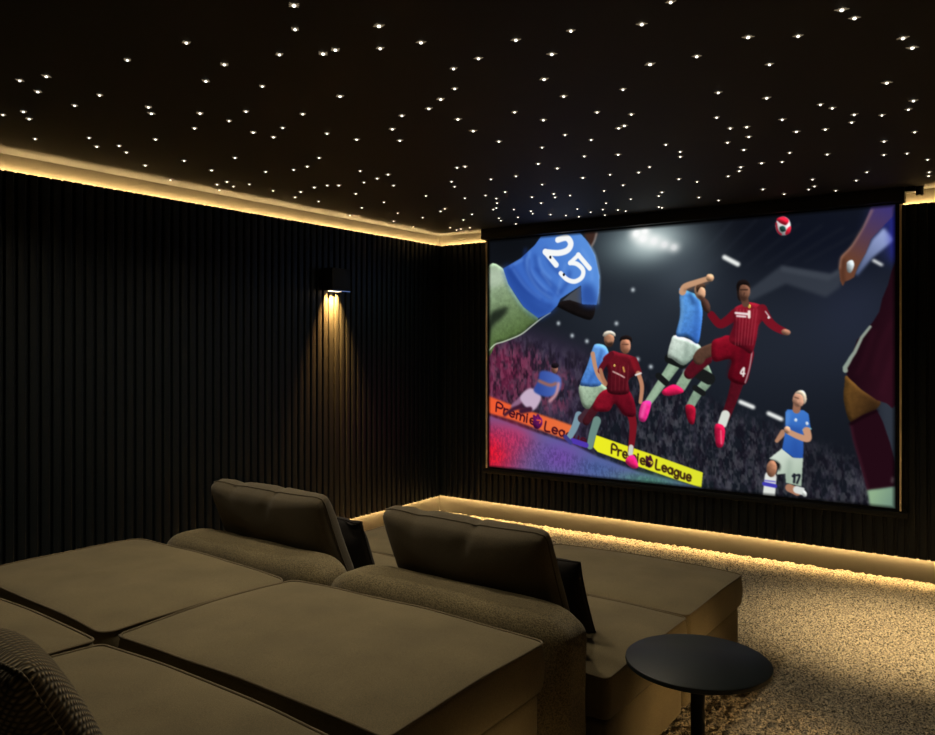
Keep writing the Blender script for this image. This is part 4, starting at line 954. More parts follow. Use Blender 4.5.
    ('P',(206,30,54),1.0,1,1,[(1224,18),(1247,10),(1266,25),(1256,41),(1237,33)],None,None),
    ('P',(206,30,54),1.0,1,1,[(1259,55),(1272,46),(1269,69),(1253,74)],None,None),
    ('P',(24,60,54),1.0,1,1,[(1234,46),(1250,44),(1256,61),(1240,63)],None,None),
    ('L',(150,20,40),1.0,1,1,[(1223,31),(1228,59),(1240,73)],5.5,5.5),
    ('L',(176,128,100),1,1,1,[(1247,771),(1225,802)],21.4,12.9),
    ('L',(170,120,94),1.0,1,1,[(1268,964),(1293,974)],28.6,28.6),
    ('L',(214,218,214),1.0,1,1,[(1293,968),(1314,972)],25.7,25.7),
    ('P',(38,40,46),1.0,1,1,[(1332,966),(1332,972),(1332,978),(1330,982),(1327,984),(1324,983),(1322,981),(1319,976),(1318,970),(1317,963),(1318,958),(1319,954),(1322,952),(1325,952),(1328,955),(1330,960)],None,None),
    ('P',(210,215,210),1.0,1,1,[(1325,977),(1325,982),(1324,986),(1322,989),(1319,990),(1316,990),(1314,989),(1312,986),(1310,981),(1310,977),(1311,973),(1313,970),(1316,968),(1318,968),(1321,970),(1323,973)],None,None),
    ('L',(222,226,220),1,1,1,[(1204,931),(1198,997)],40.0,41.5),
    ('L',(64,58,176),1.0,1,0,[(1182,958),(1219,962)],14.3,14.3),
    ('L',(110,104,196),1.0,1,0,[(1184,946),(1219,947)],5.0,5.0),
    ('P',(208,220,206),1,1,0,[(1243,827),(1278,856),(1313,854),(1307,955),(1256,947),(1254,915),(1224,921),(1235,883),(1199,867)],(160,180,160),[(1238,843),(1299,948)]),
    ('L',(120,140,126),0.6,5,1,[(1269,867),(1264,913),(1260,942)],10.0,10.0),
    ('P',(26,26,26),1.0,2,1,[(1200,870),(1225,874),(1237,889),(1232,908),(1222,890)],None,None),
    ('P',(158,110,84),1.0,1,1,[(1225,902),(1223,914),(1218,923),(1212,930),(1205,932),(1199,930),(1193,923),(1190,913),(1190,902),(1192,890),(1197,881),(1203,874),(1210,872),(1217,874),(1222,881),(1225,890)],None,None),
    ('L',(120,76,56),0.6,4,1,[(1206,908),(1216,923)],10.0,10.0),
    ('P',(62,118,200),1,1,0,[(1261,689),(1287,690),(1314,689),(1331,701),(1338,754),(1315,770),(1313,856),(1282,857),(1243,830),(1254,764),(1254,700)],(40,84,168),[(1269,705),(1305,845)]),
    ('L',(30,62,136),0.7,6,1,[(1259,751),(1281,760),(1305,761)],14.3,14.3),
    ('L',(110,165,225),0.6,4,1,[(1264,699),(1259,745)],8.6,8.6),
    ('L',(34,68,144),0.6,6,1,[(1287,795),(1287,846)],10.0,10.0),
    ('P',(200,215,230),1.0,1,1,[(1294,725),(1293,727),(1292,729),(1291,731),(1289,731),(1287,731),(1286,730),(1284,728),(1284,725),(1284,723),(1286,721),(1287,719),(1289,719),(1291,719),(1292,720),(1293,722)],None,None),
    ('P',(215,225,235),1.0,1,1,[(1331,734),(1330,737),(1329,739),(1328,740),(1326,741),(1324,741),(1323,739),(1321,737),(1321,735),(1321,732),(1323,730),(1324,729),(1326,728),(1328,729),(1329,730),(1330,732)],None,None),
    ('L',(120,180,190),1.0,1,0,[(1314,758),(1337,752)],7.1,7.1),
    ('L',(198,148,116),1,1,1,[(1325,760),(1328,787),(1299,782),(1264,767)],25.7,18.6),
    ('P',(206,156,124),1.0,1,1,[(1271,760),(1270,765),(1268,770),(1264,773),(1260,774),(1256,773),(1253,770),(1250,766),(1250,761),(1250,756),(1253,752),(1256,749),(1260,748),(1264,749),(1268,751),(1270,755)],None,None),
    ('L',(150,104,82),1.0,1,1,[(1293,672),(1291,689)],25.7,25.7),
    ('P',(204,152,124),1.0,1,1,[(1319,655),(1316,665),(1310,674),(1302,678),(1294,679),(1286,676),(1281,668),(1278,659),(1279,648),(1283,637),(1289,629),(1297,624),(1305,624),(1312,627),(1317,634),(1320,644)],None,None),
    ('P',(224,204,178),1.0,1,1,[(1288,632),(1298,622),(1313,621),(1322,634),(1324,655),(1316,668),(1313,646),(1304,634)],None,None),
    ('L',(90,60,50),0.8,1,0,[(1285,645),(1298,649)],4.3,4.3),
    ('P',(120,76,60),0.6,3,1,[(1282,661),(1294,666),(1298,673),(1287,672)],None,None),
    ('L',(26,28,40),1.0,0.6,1,[(1279,922),(1285,916),(1283,943)],7.9,7.9),
    ('L',(26,28,40),1.0,0.6,1,[(1291,918),(1302,917),(1293,945)],7.1,7.1),
    ('P',(64,72,84),0.55,10,0,[(1540,638),(1614,620),(1614,974),(1568,979)],None,None),
    ('P',(44,52,110),0.6,14,0,[(1530,-8),(1620,1),(1620,200),(1588,199),(1510,107)],None,None),
    ('P',(160,174,222),0.9,3,0,[(1565,76),(1596,118),(1530,174),(1485,231),(1477,222),(1510,152),(1530,112)],(90,104,140),[(1569,104),(1490,215)]),
    ('P',(34,34,160),0.85,8,0,[(1591,-9),(1620,-6),(1620,208),(1593,185),(1583,98)],None,None),
    ('P',(30,34,140),0.8,4,1,[(1569,36),(1588,34),(1575,61),(1561,75)],None,None),
    ('P',(104,64,46),1,1,0,[(1531,-8),(1601,-3),(1591,41),(1565,69),(1527,110),(1511,156),(1487,200),(1475,235),(1460,244),(1447,248),(1440,264),(1432,245),(1428,204),(1434,164),(1467,129),(1502,71)],(62,52,112),[(1463,177),(1575,18)]),
    ('L',(170,130,110),0.7,2,1,[(1530,14),(1503,70),(1467,131),(1436,166),(1431,201)],5.9,5.9),
    ('P',(176,186,190),1.0,1,1,[(1453,185),(1470,177),(1475,196),(1465,219),(1454,214)],None,None),
    ('L',(60,34,24),0.7,3,1,[(1443,175),(1440,220),(1443,249)],7.6,7.6),
    ('P',(96,66,30),1,1,1,[(1452,566),(1445,600),(1443,650),(1464,723),(1507,696),(1542,676),(1553,645),(1498,611)],(58,38,20),[(1452,629),(1535,650)]),
    ('P',(30,9,18),1,1,0,[(1615,143),(1615,651),(1606,655),(1589,670),(1573,655),(1543,645),(1498,612),(1457,572),(1445,542),(1466,508),(1484,446),(1507,422),(1535,381),(1551,353),(1560,309),(1577,265),(1587,221),(1601,186)],(46,14,26),[(1490,512),(1593,543)]),
    ('L',(160,176,160),0.85,1,0,[(1524,402),(1498,438),(1477,487),(1465,506),(1457,522),(1447,539),(1448,549)],8.6,15.3),
    ('L',(66,20,36),0.5,5,1,[(1593,382),(1557,463),(1535,561)],7.6,7.6),
    ('L',(66,20,36),0.5,5,1,[(1607,463),(1578,543),(1557,625)],7.6,7.6),
    ('L',(66,20,36),0.5,5,1,[(1535,414),(1505,512),(1483,562)],7.6,7.6),
    ('P',(34,10,20),1.0,1,0,[(1462,726),(1501,697),(1543,677),(1561,714),(1583,785),(1598,849),(1598,926),(1516,947),(1490,849),(1471,777)],None,None),
    ('L',(70,30,44),0.7,2,1,[(1465,731),(1477,793),(1495,857),(1517,944)],5.7,5.7),
    ('L',(18,4,10),0.9,2,1,[(1464,729),(1504,702),(1543,681)],9.5,9.5),
    ('P',(120,110,110),0.7,2,1,[(1595,906),(1594,910),(1593,914),(1591,916),(1589,917),(1588,916),(1587,913),(1587,909),(1587,905),(1588,901),(1589,897),(1591,895),(1593,894),(1594,895),(1595,898),(1596,902)],None,None),
    ('P',(140,172,136),1,2,0,[(1515,947),(1600,926),(1606,1008),(1527,1018)],(110,140,124),[(1535,952),(1600,977)])
]

def smooth_path(p, closed, k=5):
    """Catmull-Rom through the points."""
    p = np.asarray(p, float)
    n = len(p)
    if n < 3:
        return p
    out = []
    for i in range(n if closed else n - 1):
        if closed:
            a, b, c, d = p[i - 1], p[i], p[(i + 1) % n], p[(i + 2) % n]
        else:
            a, b, c, d = p[max(i - 1, 0)], p[i], p[i + 1], p[min(i + 2, n - 1)]
        for s in range(k):
            t = s / k
            out.append(.5 * (2 * b + (c - a) * t + (2 * a - 5 * b + 4 * c - d) * t * t + (3 * b - a - 3 * c + d) * t ** 3))
    if not closed:
        out.append(p[-1])
    return np.array(out)

def paint_picture(w=660, h=412, ss=2):
    """The football match on the screen, painted shape by shape; shapes are given in 1600 x 1000 picture units."""
    W, H = w * ss, h * ss
    kx, ky = W / 1600.0, H / 1000.0
    img = np.zeros((H, W, 3))
    prng = np.random.default_rng(3)
    def box1(m, r):
        if r < 1:
            return m
        for ax in (0, 1):
            c = np.cumsum(np.pad(m, [(r + 1, r) if a == ax else (0, 0) for a in (0, 1)], mode='edge'), ax)
            m = (np.take(c, range(2 * r + 1, c.shape[ax]), ax) - np.take(c, range(0, c.shape[ax] - 2 * r - 1), ax)) / (2 * r + 1)
        return m
    def window(pts, pad):
        x0 = max(0, int(pts[:, 0].min() - pad)); x1 = min(W, int(pts[:, 0].max() + pad) + 2)
        y0 = max(0, int(pts[:, 1].min() - pad)); y1 = min(H, int(pts[:, 1].max() + pad) + 2)
        return x0, x1, y0, y1
    def fill(pts, x0, x1, y0, y1):
        X, Y = np.meshgrid(np.arange(x0, x1) + .5, np.arange(y0, y1) + .5)
        ins = np.zeros(X.shape, bool)
        n = len(pts)
        for i in range(n):
            (ax, ay), (bx, by) = pts[i], pts[(i + 1) % n]
            if ay == by:
                continue
            ins ^= ((ay > Y) != (by > Y)) & (X < (bx - ax) * (Y - ay) / (by - ay) + ax)
        return ins.astype(float)
    def blend(x0, x1, y0, y1, m, col):
        img[y0:y1, x0:x1] += (np.asarray(col, float) - img[y0:y1, x0:x1]) * m[..., None]
    def vnoise(hh, ww, sc, rs):
        g = rs.random((int(hh / sc) + 3, int(ww / sc) + 3))
        yy, xx = np.arange(hh) / sc, np.arange(ww) / sc
        yi, xi = yy.astype(int), xx.astype(int)
        fy, fx = (yy - yi)[:, None], (xx - xi)[None]
        fy, fx = fy * fy * (3 - 2 * fy), fx * fx * (3 - 2 * fx)
        return (g[yi][:, xi] * (1 - fy) * (1 - fx) + g[yi + 1][:, xi] * fy * (1 - fx) + g[yi][:, xi + 1] * (1 - fy) * fx + g[yi + 1][:, xi + 1] * fy * fx)
    def relief(m, c, r, k):
        """round a flat shape: lit from above, darker on its lower and left rims, with a little cloth grain"""
        s = box1(box1(np.pad(m, 8), r), r)
        gy, gx = np.gradient(s)
        t = np.clip((gy * .85 - gx * .5) * r * 3.2, -1, 1)[8:-8, 8:-8]
        gr = vnoise(m.shape[0], m.shape[1], 9, prng) * .6 + vnoise(m.shape[0], m.shape[1], 4, prng) * .4
        sh = 1 + k * t + .20 * (gr - .5)
        return np.clip(np.asarray(c, float) * sh[..., None], 0, 255)
    S = np.array([kx, ky])
    for op in PICTURE_SHAPES:
        kind, col, a = op[:3]
        if kind == 'P':
            blur, sm, pts, col2, g = op[3:]
            pts = np.asarray(pts, float) * S
            if sm:
                pts = smooth_path(pts, True)
            r = int(round(blur * kx * 1.6))
            x0, x1, y0, y1 = window(pts, r * 3 + 2)
            if x1 <= x0 or y1 <= y0:
                continue
            m = fill(pts, x0, x1, y0, y1)
            if r:
                m = box1(box1(m, r), r)
            c = col
            if col2 is not None:
                p, q = np.asarray(g, float) * S
                X, Y = np.meshgrid(np.arange(x0, x1), np.arange(y0, y1))
                d = q - p
                t = np.clip(((X - p[0]) * d[0] + (Y - p[1]) * d[1]) / (d @ d), 0, 1)[..., None]
                c = np.asarray(col, float) * (1 - t) + np.asarray(col2, float) * t
            if sm and blur <= 1 and a > .95:
                c = relief(m, c, 7, .42)
            blend(x0, x1, y0, y1, m * a, c)
        elif kind == 'L':
            blur, sm, pts, w1, w2 = op[3:]
            pts = np.asarray(pts, float) * S
            if sm:
                pts = smooth_path(pts, False)
            r = int(round(blur * kx * 1.6))
            x0, x1, y0, y1 = window(pts, max(w1, w2) * kx + r * 3 + 3)
            if x1 <= x0 or y1 <= y0:
                continue
            X, Y = np.meshgrid(np.arange(x0, x1) + .5, np.arange(y0, y1) + .5)
            m = np.zeros(X.shape)
            n = len(pts)
            for i in range(n - 1):
                p, q = pts[i], pts[i + 1]
                d = q - p
                t = np.clip(((X - p[0]) * d[0] + (Y - p[1]) * d[1]) / (d @ d + 1e-9), 0, 1)
                ds = np.hypot(X - p[0] - t * d[0], Y - p[1] - t * d[1])
                f = (i + t) / (n - 1)
                m = np.maximum(m, np.clip((w1 + (w2 - w1) * f) * kx / 2 - ds + .5, 0, 1))
            if r:
                m = box1(box1(m, r), r)
            c = col
            if sm and blur >= 1 and blur <= 2 and a > .95 and w1 > 40:
                c = relief(m, col, 4, .35)
            blend(x0, x1, y0, y1, m * a, c)
        elif kind == 'G':
            (cx, cy), rx, ry = op[3:]
            cx, cy, rx, ry = cx * kx, cy * ky, rx * kx, ry * ky
            x0, x1, y0, y1 = window(np.array([[cx - 1.7 * rx, cy - 1.7 * ry], [cx + 1.7 * rx, cy + 1.7 * ry]]), 0)
            if x1 <= x0 or y1 <= y0:
                continue
            X, Y = np.meshgrid(np.arange(x0, x1), np.arange(y0, y1))
            q = ((X - cx) / rx) ** 2 + ((Y - cy) / ry) ** 2
            blend(x0, x1, y0, y1, np.clip(np.exp(-1.6 * q) - .0098, 0, 1) * a, col)
        elif kind == 'N':
            blur, pts, sc, seed, thr = op[3:]
            pts = np.asarray(pts, float) * S
            r = int(blur * kx * 1.6)
            x0, x1, y0, y1 = window(pts, r * 3)
            m = fill(pts, x0, x1, y0, y1)
            if r:
                m = box1(box1(m, r), r)
            rs = np.random.default_rng(seed)
            nn = .6 * vnoise((y1 - y0) // 2 + 1, x1 - x0, sc * ss * .8, rs).repeat(2, 0)[:y1 - y0] + .4 * vnoise((y1 - y0) // 2 + 1, x1 - x0, sc * ss * .3, rs).repeat(2, 0)[:y1 - y0]
            blend(x0, x1, y0, y1, m * a * np.clip((nn - thr + .13) / .26, 0, 1), col)
    # the picture fades into the black mask along its rim
    X, Y = np.meshgrid(np.arange(W) / W * 1600, np.arange(H) / H * 1000)
    rim = np.minimum(np.minimum(X, 1600 - X), np.minimum(Y, 1000 - Y))
    img *= np.clip(rim / 14, 0, 1)[..., None] ** .7
    return img.reshape(h, ss, w, ss, 3).mean((1, 3))


SX0, SX1, SZ0, SZ1, SY = 0.582, 3.718, 0.458, 2.41, -0.100
scr = thing('projection_screen', 'large pull-down screen showing a football match, in a black housing on the slatted wall', 'projection screen', ((SX0 + SX1) / 2, SY, SZ0))
def rel(o, root):
    o.parent = root
    o.location = Vector(o.location) - Vector(root.location)
    return o
def scr_part(o):
    return rel(o, scr)
bm = bmesh.new()
add_box(bm, (SX0 - .022, -.165, SZ1 + .002), (SX1 + .026, -.052, RH), .006, 2)
housing = scr_part(obj('housing', bm_mesh('housing', bm, True, math.radians(40)), M['black_metal']))
# end cap with round bearing bracket beyond the housing end
bm = bmesh.new()
add_box(bm, (SX1 + .026, -.150, RH - .030), (SX1 + .085, -.062, RH), .004, 2)
r = bmesh.ops.create_cone(bm, cap_ends=True, segments=24, radius1=.022, radius2=.022, depth=.05)
for v in r['verts']:
    v.co = Vector((v.co.x + SX1 + .105, v.co.y - .11, v.co.z + RH - .028))
br = scr_part(obj('bracket', bm_mesh('bracket', bm, True, math.radians(40)), M['black_metal']))
# black masked sheet (with the picture just in front of it)
scr_part(box('screen_sheet', (SX0 - .010, SY, SZ0 - .012), (SX1 + .010, SY + .004, SZ1 + .02), M['mask_black']))
def picture_object():
    img = paint_picture()
    h, w, _ = img.shape
    x0, x1, z0, z1 = SX0 + .018, SX1 - .030, SZ0 + .010, SZ1 - .004
    X, Zz = np.meshgrid(np.linspace(x0, x1, w), np.linspace(z1, z0, h))
    co = np.stack([X - (SX0 + SX1) / 2, np.full_like(X, -.003), Zz - SZ0], -1).reshape(-1, 3).astype(np.float32)
    idx = np.arange(w * h).reshape(h, w)
    q = np.stack([idx[:-1, :-1], idx[1:, :-1], idx[1:, 1:], idx[:-1, 1:]], -1).reshape(-1, 4)
    me = bpy.data.meshes.new('picture')
    me.vertices.add(len(co))
    me.vertices.foreach_set('co', co.ravel())
    me.loops.add(q.size)
    me.loops.foreach_set('vertex_index', q.ravel().astype(np.int32))
    me.polygons.add(len(q))
    me.polygons.foreach_set('loop_start', np.arange(0, q.size, 4, dtype=np.int32))
    me.update(calc_edges=True)
    at = me.color_attributes.new('projected', 'FLOAT_COLOR', 'POINT')
    rgba = np.ones((w * h, 4), np.float32)
    rgba[:, :3] = lin(np.clip(img, 0, 255)).reshape(-1, 3)
    at.data.foreach_set('color', rgba.ravel())
    m = bpy.data.materials.new('projected_picture')
    m.use_nodes = True
    nt = m.node_tree
    nt.nodes.clear()
    o = nt.nodes.new('ShaderNodeOutputMaterial')
    e = nt.nodes.new('ShaderNodeEmission')
    a = nt.nodes.new('ShaderNodeVertexColor')
    a.layer_name = 'projected'
    nt.links.new(a.outputs['Color'], e.inputs['Color'])
    e.inputs['Strength'].default_value = 1.0
    nt.links.new(e.outputs[0], o.inputs[0])
    m.cycles.emission_sampling = 'FRONT'
    return obj('picture', me, m, scr)
picture_object()
for x in (SX0 + .001, SX1 - .001):
    scr_part(box('edge_trim', (x - .006, SY - .012, SZ0 - .002), (x + .006, SY - .0005, SZ1 + (-.008)), M['brass'], None, .002))
bb = scr_part(box('bottom_bar', (SX0 - .030, SY - .022, SZ0 - .044), (SX1 + .042, SY + .022, SZ0 - .006), M['black_metal'], None, .004))

# ------------------------------------------------------------------ wall sconces
def sconce(x, y, sgn, label):
    t = thing('wall_sconce', label, 'wall lamp', (x, y, 1.91), 0, 'black box wall lamps')
    d0, d1 = 0.0, 0.105 * sgn
    a, b = min(d0, d1), max(d0, d1)
    bm = bmesh.new()
    w, hh = .098, .175
    add_box(bm, (a, -w, 0.008), (b, w, hh), .003, 2)
    obj('shade', bm_mesh('shade', bm, True, math.radians(40)), M['black_metal'], t)
    ring = bmesh.new()
    e = b if sgn > 0 else a
    for (l, h) in (((e - .006, -w + .004, 0.0), (e, w - .004, 0.009)),):
        add_box(ring, l, h, .001, 1)
    obj('rim', bm_mesh('rim', ring), M['chrome'], t)
    lens = bmesh.new()
    add_box(lens, (min(.012 * sgn, .088 * sgn), -.05, .004), (max(.012 * sgn, .088 * sgn), .05, .008))
    obj('lens', bm_mesh('lens', lens), M['lamp_lens'], t)
    return t
s1 = sconce(SF, -1.437, 1, 'black box wall lamp lighting the slats on the left wall')
s2 = sconce(RW - SF, -1.25, -1, 'black box wall lamp above the bright patch of carpet')

def spot(name, loc, target, energy, angle, blend, col, radius, parent=None):
    l = bpy.data.lights.new(name, 'SPOT')
    l.energy = energy
    l.spot_size = math.radians(angle)
    l.spot_blend = blend
    l.color = col
    l.shadow_soft_size = radius
    o = bpy.data.objects.new(name, l)
    COL.objects.link(o)
    o.location = loc
    d = Vector(target) - Vector(loc)
    o.rotation_euler = d.to_track_quat('-Z', 'Y').to_euler()
    if parent:
        o.parent = parent
        o.location = Vector(loc) - Vector(parent.location)
    return o
al = bpy.data.lights.new('sconce_light', 'AREA')
al.shape = 'RECTANGLE'
al.size, al.size_y = .024, .11
al.spread = math.radians(66)
al.energy = E_SCONCE
al.color = (1.0, .40, .085)
ao = bpy.data.objects.new('sconce_light', al)
COL.objects.link(ao)
ao.parent = s1
ao.location = (.028, 0, .003)
ao.rotation_euler = (0, math.radians(17), 0)
spot('sconce_light', (RW - SF - .06, -1.25, 1.905), (RW - .78, -1.12, 0), E_POOL, 50, 1.0, (1.0, .76, .42), .02, s2)

# added low fill lamps on the unseen wall, brightening the sofa sides
def side_fill_light(y, label):
    t = thing('side_fill_light', label, 'wall lamp', (RW - SF, y, .30), 0, 'added low fill lamps')
    box('frame', (-.012, -.055, -.03), (0.0, .055, .03), M['black_metal'], t, .002)
    box('lens', (-.016, -.045, -.02), (-.011, .045, .02), M['lamp_lens'], t, .001)
    l = spot('side_fill_lamp', (RW - SF - .03, y, .30), (3.1, y + .05, -.08), E_SIDE_FILL, 54, 1.0, (1.0, .66, .30), .03, t)
side_fill_light(-2.75, 'added low fill lamp on the wall facing the front row of seats')
side_fill_light(-4.15, 'added low fill lamp on the wall facing the rear row of seats')

# added fill spots below the ceiling, without fittings, boosting the stars' weak light
for (x, y, en) in FILL_SPOTS:
    spot('ceiling_fill_spot', (x, y, RH - .02), (x, y, 0), en, 150, .6, (1.0, .86, .62), .05)

# ------------------------------------------------------------------ upholstery
def rounded_outline(a, b, r, n=10, ear=0.0, bulge=0.0):
    pts = []
    for (cx, cy, a0) in ((a - r, b - r, 0), (-a + r, b - r, 90), (-a + r, -b + r, 180), (a - r, -b + r, 270)):
        for k in range(n + 1):
            w = math.radians(a0 + 90 * k / n)
            pts.append((cx + r * math.cos(w), cy + r * math.sin(w)))
    out = []
    m = len(pts)
    for i in range(m):
        p, q = pts[i], pts[(i + 1) % m]
        L = math.hypot(q[0] - p[0], q[1] - p[1])
        steps = max(1, int(L / .03))
        for s in range(steps):
            f = s / steps
            out.append((p[0] + (q[0] - p[0]) * f, p[1] + (q[1] - p[1]) * f))
    res = []
    for (x, y) in out:
        u, v = x / a, y / b
        k = 1.0 + bulge * ((1 - v * v) if abs(u) > abs(v) else (1 - u * u))
        if abs(u) > .93 or abs(v) > .93:
            if abs(u) > abs(v):
                x *= k
            else:
                y *= k
        res.append((x, y))
    return res

def cushion(name, w, d, h, crown, parent, mat, seed, loc=(0, 0, 0), rc=.026, pipe=True):
    """Upholstered slab: piped top and bottom edges, crowned top, softly bulging sides."""
    a, b = w / 2, d / 2
    ol = np.array(rounded_outline(a, b, rc, 8, 0, .008))
    n = len(ol)
    rings = []
    def sag(x, y):
        e = (1 - min(1, abs(x / a)) ** 2) if abs(y / b) > abs(x / a) else (1 - min(1, abs(y / b)) ** 2)
        return .010 * e + .006 * wob(x, y, 0, 3.1, seed)
    for s in (0.0, 0.5, .9):
        rings.append([(x * s, y * s, 0.0) for x, y in ol])
    for f in (0.0, .10, .3, .5, .7, .9, 1.0):
        k = 1.0 + .014 * math.sin(PI * f) - (.004 if f in (0.0, 1.0) else 0)
        rings.append([(x * k, y * k, .012 + (h - .012 + sag(x, y)) * f) for x, y in ol])
    for s in (.985, .96, .92, .86, .78, .68, .56, .42, .28, .14):
        ring = []
        for x, y in ol:
            X, Y = x * s, y * s
            u, v = min(1, abs(X / a)), min(1, abs(Y / b))
            c = (1 - u ** 3.4) * (1 - v ** 3.4)
            z = h + sag(x, y) * s ** 4 + crown * c ** .72 + .007 * wob(X, Y, 1, 4.0, seed) * c + .003 * wob(X, Y, 2, 11.0, seed) * c
            ring.append((X, Y, z))
        rings.append(ring)
    vs = [p for r_ in rings for p in r_]
    fs = []
    for k in range(len(rings) - 1):
        for i in range(n):
            j = (i + 1) % n
            fs.append((k * n + i, k * n + j, (k + 1) * n + j, (k + 1) * n + i))
    c = len(vs)
    vs.append((0, 0, h + crown + .007 * wob(0, 0, 1, 4.0, seed)))
    k = (len(rings) - 1) * n
    for i in range(n):
        fs.append((k + i, k + (i + 1) % n, c))
    me = mesh(name, vs, fs)
    o = obj(name, me, mat, parent)
    o.location = loc
    if pipe:
        top = [(x * 1.0, y * 1.0, h + sag(x, y) + .001) for x, y in ol]
        tube('piping', top, .0045, True, M['piping'], o, 7)
    return o

def rbox(name, lo, hi, r, mat, parent, seed, crown=0.0, seg=26, wobble=.004, taper=0.0):
    """Soft box with generous rounding."""
    lo, hi = np.array(lo, float), np.array(hi, float)
    c, hf = (lo + hi) / 2, (hi - lo) / 2
    bm = bmesh.new()
    bmesh.ops.create_cube(bm, size=2.0)
    bmesh.ops.subdivide_edges(bm, edges=bm.edges[:], cuts=seg, use_grid_fill=True)
    rr = np.minimum(np.array(r if hasattr(r, '__len__') else (r, r, r)), hf)
    for v in bm.verts:
        p = np.array(v.co)
        # concentrate loops towards the edges
        p = np.sign(p) * (1 - (1 - np.abs(p)) ** 1.35)
        q = p * hf
        inner = np.clip(q, -(hf - rr), hf - rr)
        dlt = (q - inner) / rr
        L = np.linalg.norm(dlt)
        m_ = np.max(np.abs(dlt))
        if L > 1e-9:
            dlt = dlt / L * m_
        q = inner + dlt * rr
        u = p
        if crown:
            q[2] += crown * (1 - abs(u[0]) ** 3) * max(0, u[2])
            q[1] += .5 * crown * u[1] * (1 - abs(u[0]) ** 3) * (1 - u[2] ** 2)
        q[1] += taper * (u[2] - 1) / 2 * (1 if u[1] > 0 else 0) * -1
        q = q + wobble * np.array([wob(*q, 5, seed), wob(*q, 5, seed + 3), wob(*q, 5, seed + 5)])
        v.co = Vector(q + c)
    return obj(name, bm_mesh(name, bm, True), mat, parent)

def sofa_base(parent, w, d, h, seed):
    rbox('base', (-w / 2, -d / 2, 0.006), (w / 2, d / 2, h), .025, M['sofa'], parent, seed, 0, 14, .003)

def pillow(name, w, h, t, mat, parent, seed, crease=(), boxy=.45, chop=0.0, ear=.03):
    """Pillow standing in the local xz plane, thickness along y; pulled-in edges, creases and seam."""
    nu, nv = 44, 34
    def pos(u, v, side):
        a = max(0.0, 1 - abs(u) ** 3.2)
        b = max(0.0, 1 - abs(v) ** 3.2)
        th = t / 2 * (a * b) ** boxy
        x = w / 2 * u * (1 - ear * (1 - v * v))
        z = h / 2 * v * (1 - ear * 1.3 * (1 - u * u))
        # soft chopped corners
        if chop:
            e = max(0, abs(u) + abs(v) - 2 + chop * 2)
            x -= math.copysign(e * .5 * w * .22, u)
            z -= math.copysign(e * .5 * h * .30, v)
        y = side * th
        for (cu, cv, au, av, dep) in crease:
            g = math.exp(-((u - cu) / au) ** 2 - ((v - cv) / av) ** 2)
            y -= side * dep * g
            z -= dep * .7 * g * max(0, v)
        y += side * .012 * wob(x, z, side, 5.0, seed) * (a * b) ** .5
        y += .012 * wob(x, z, 0, 2.5, seed)
        return (x, y, z)
    vs, fs = [], []
    for side in (1, -1):
        for j in range(nv + 1):
            for i in range(nu + 1):
                u = -1 + 2 * i / nu
                v = -1 + 2 * j / nv
                u = math.copysign(1 - (1 - abs(u)) ** 1.4, u)
                v = math.copysign(1 - (1 - abs(v)) ** 1.4, v)
                vs.append(pos(u, v, side))
    off = (nu + 1) * (nv + 1)
    for s in (0, 1):
        for j in range(nv):
            for i in range(nu):
                k = s * off + j * (nu + 1) + i
                f = (k, k + 1, k + nu + 2, k + nu + 1)
                fs.append(f if s else tuple(reversed(f)))
    bm = bmesh.new()
    me0 = mesh('tmp', vs, fs)
    bm.from_mesh(me0)
    bpy.data.meshes.remove(me0)
    bmesh.ops.remove_doubles(bm, verts=bm.verts, dist=5e-4)
    o = obj(name, bm_mesh(name, bm, True), mat, parent)
    return o, pos

def seam(pos, parent, mat, r=.0035):
    path = []
    K = 40
    for (f, g) in (((-1, -1), (1, -1)), ((1, -1), (1, 1)), ((1, 1), (-1, 1)), ((-1, 1), (-1, -1))):
        for k in range(K):
            s = k / K
            u, v = f[0] + (g[0] - f[0]) * s, f[1] + (g[1] - f[1]) * s
            p, q = pos(u, v, 1), pos(u, v, -1)
            path.append([(p[i] + q[i]) / 2 for i in range(3)])
    return tube('seam', path, r, True, mat, parent, 6)

FR = math.radians(FRONT_ROT)

def module(kind, name, label, cat, cx, cy, z0, rot, w, d, base_h, cush_h, crown, seed, group, back=None, rc=.026):
    t = thing(name, label, cat, (cx, cy, z0), rot, group)
    rbox('base', (-w / 2 + .012, -d / 2 + .012, .012), (w / 2 - .012, d / 2 - .012, base_h), .022, M['sofa'], t, seed, 0, 14, .003)
    cushion('seat_cushion' if kind == 'sofa' else 'top_cushion', w, d - .006, cush_h, crown, t, M['sofa'], seed, (0, 0, base_h), rc)
    if back:
        y1 = -d / 2 - .012 + back.get('gap', 0)
        rbox('backrest', (-w / 2 - .026, y1 - back['t'], .012), (w / 2 - .012, y1, back['h']), (.14, .075, .075), M['sofa_knit'], t, seed + 11, .012, 30, .006)
    return t

G = 'olive brown sofa units of the home cinema'
W_ = 1.014
fx0, fx1 = 1.662, 2.706       # centres of the two front columns
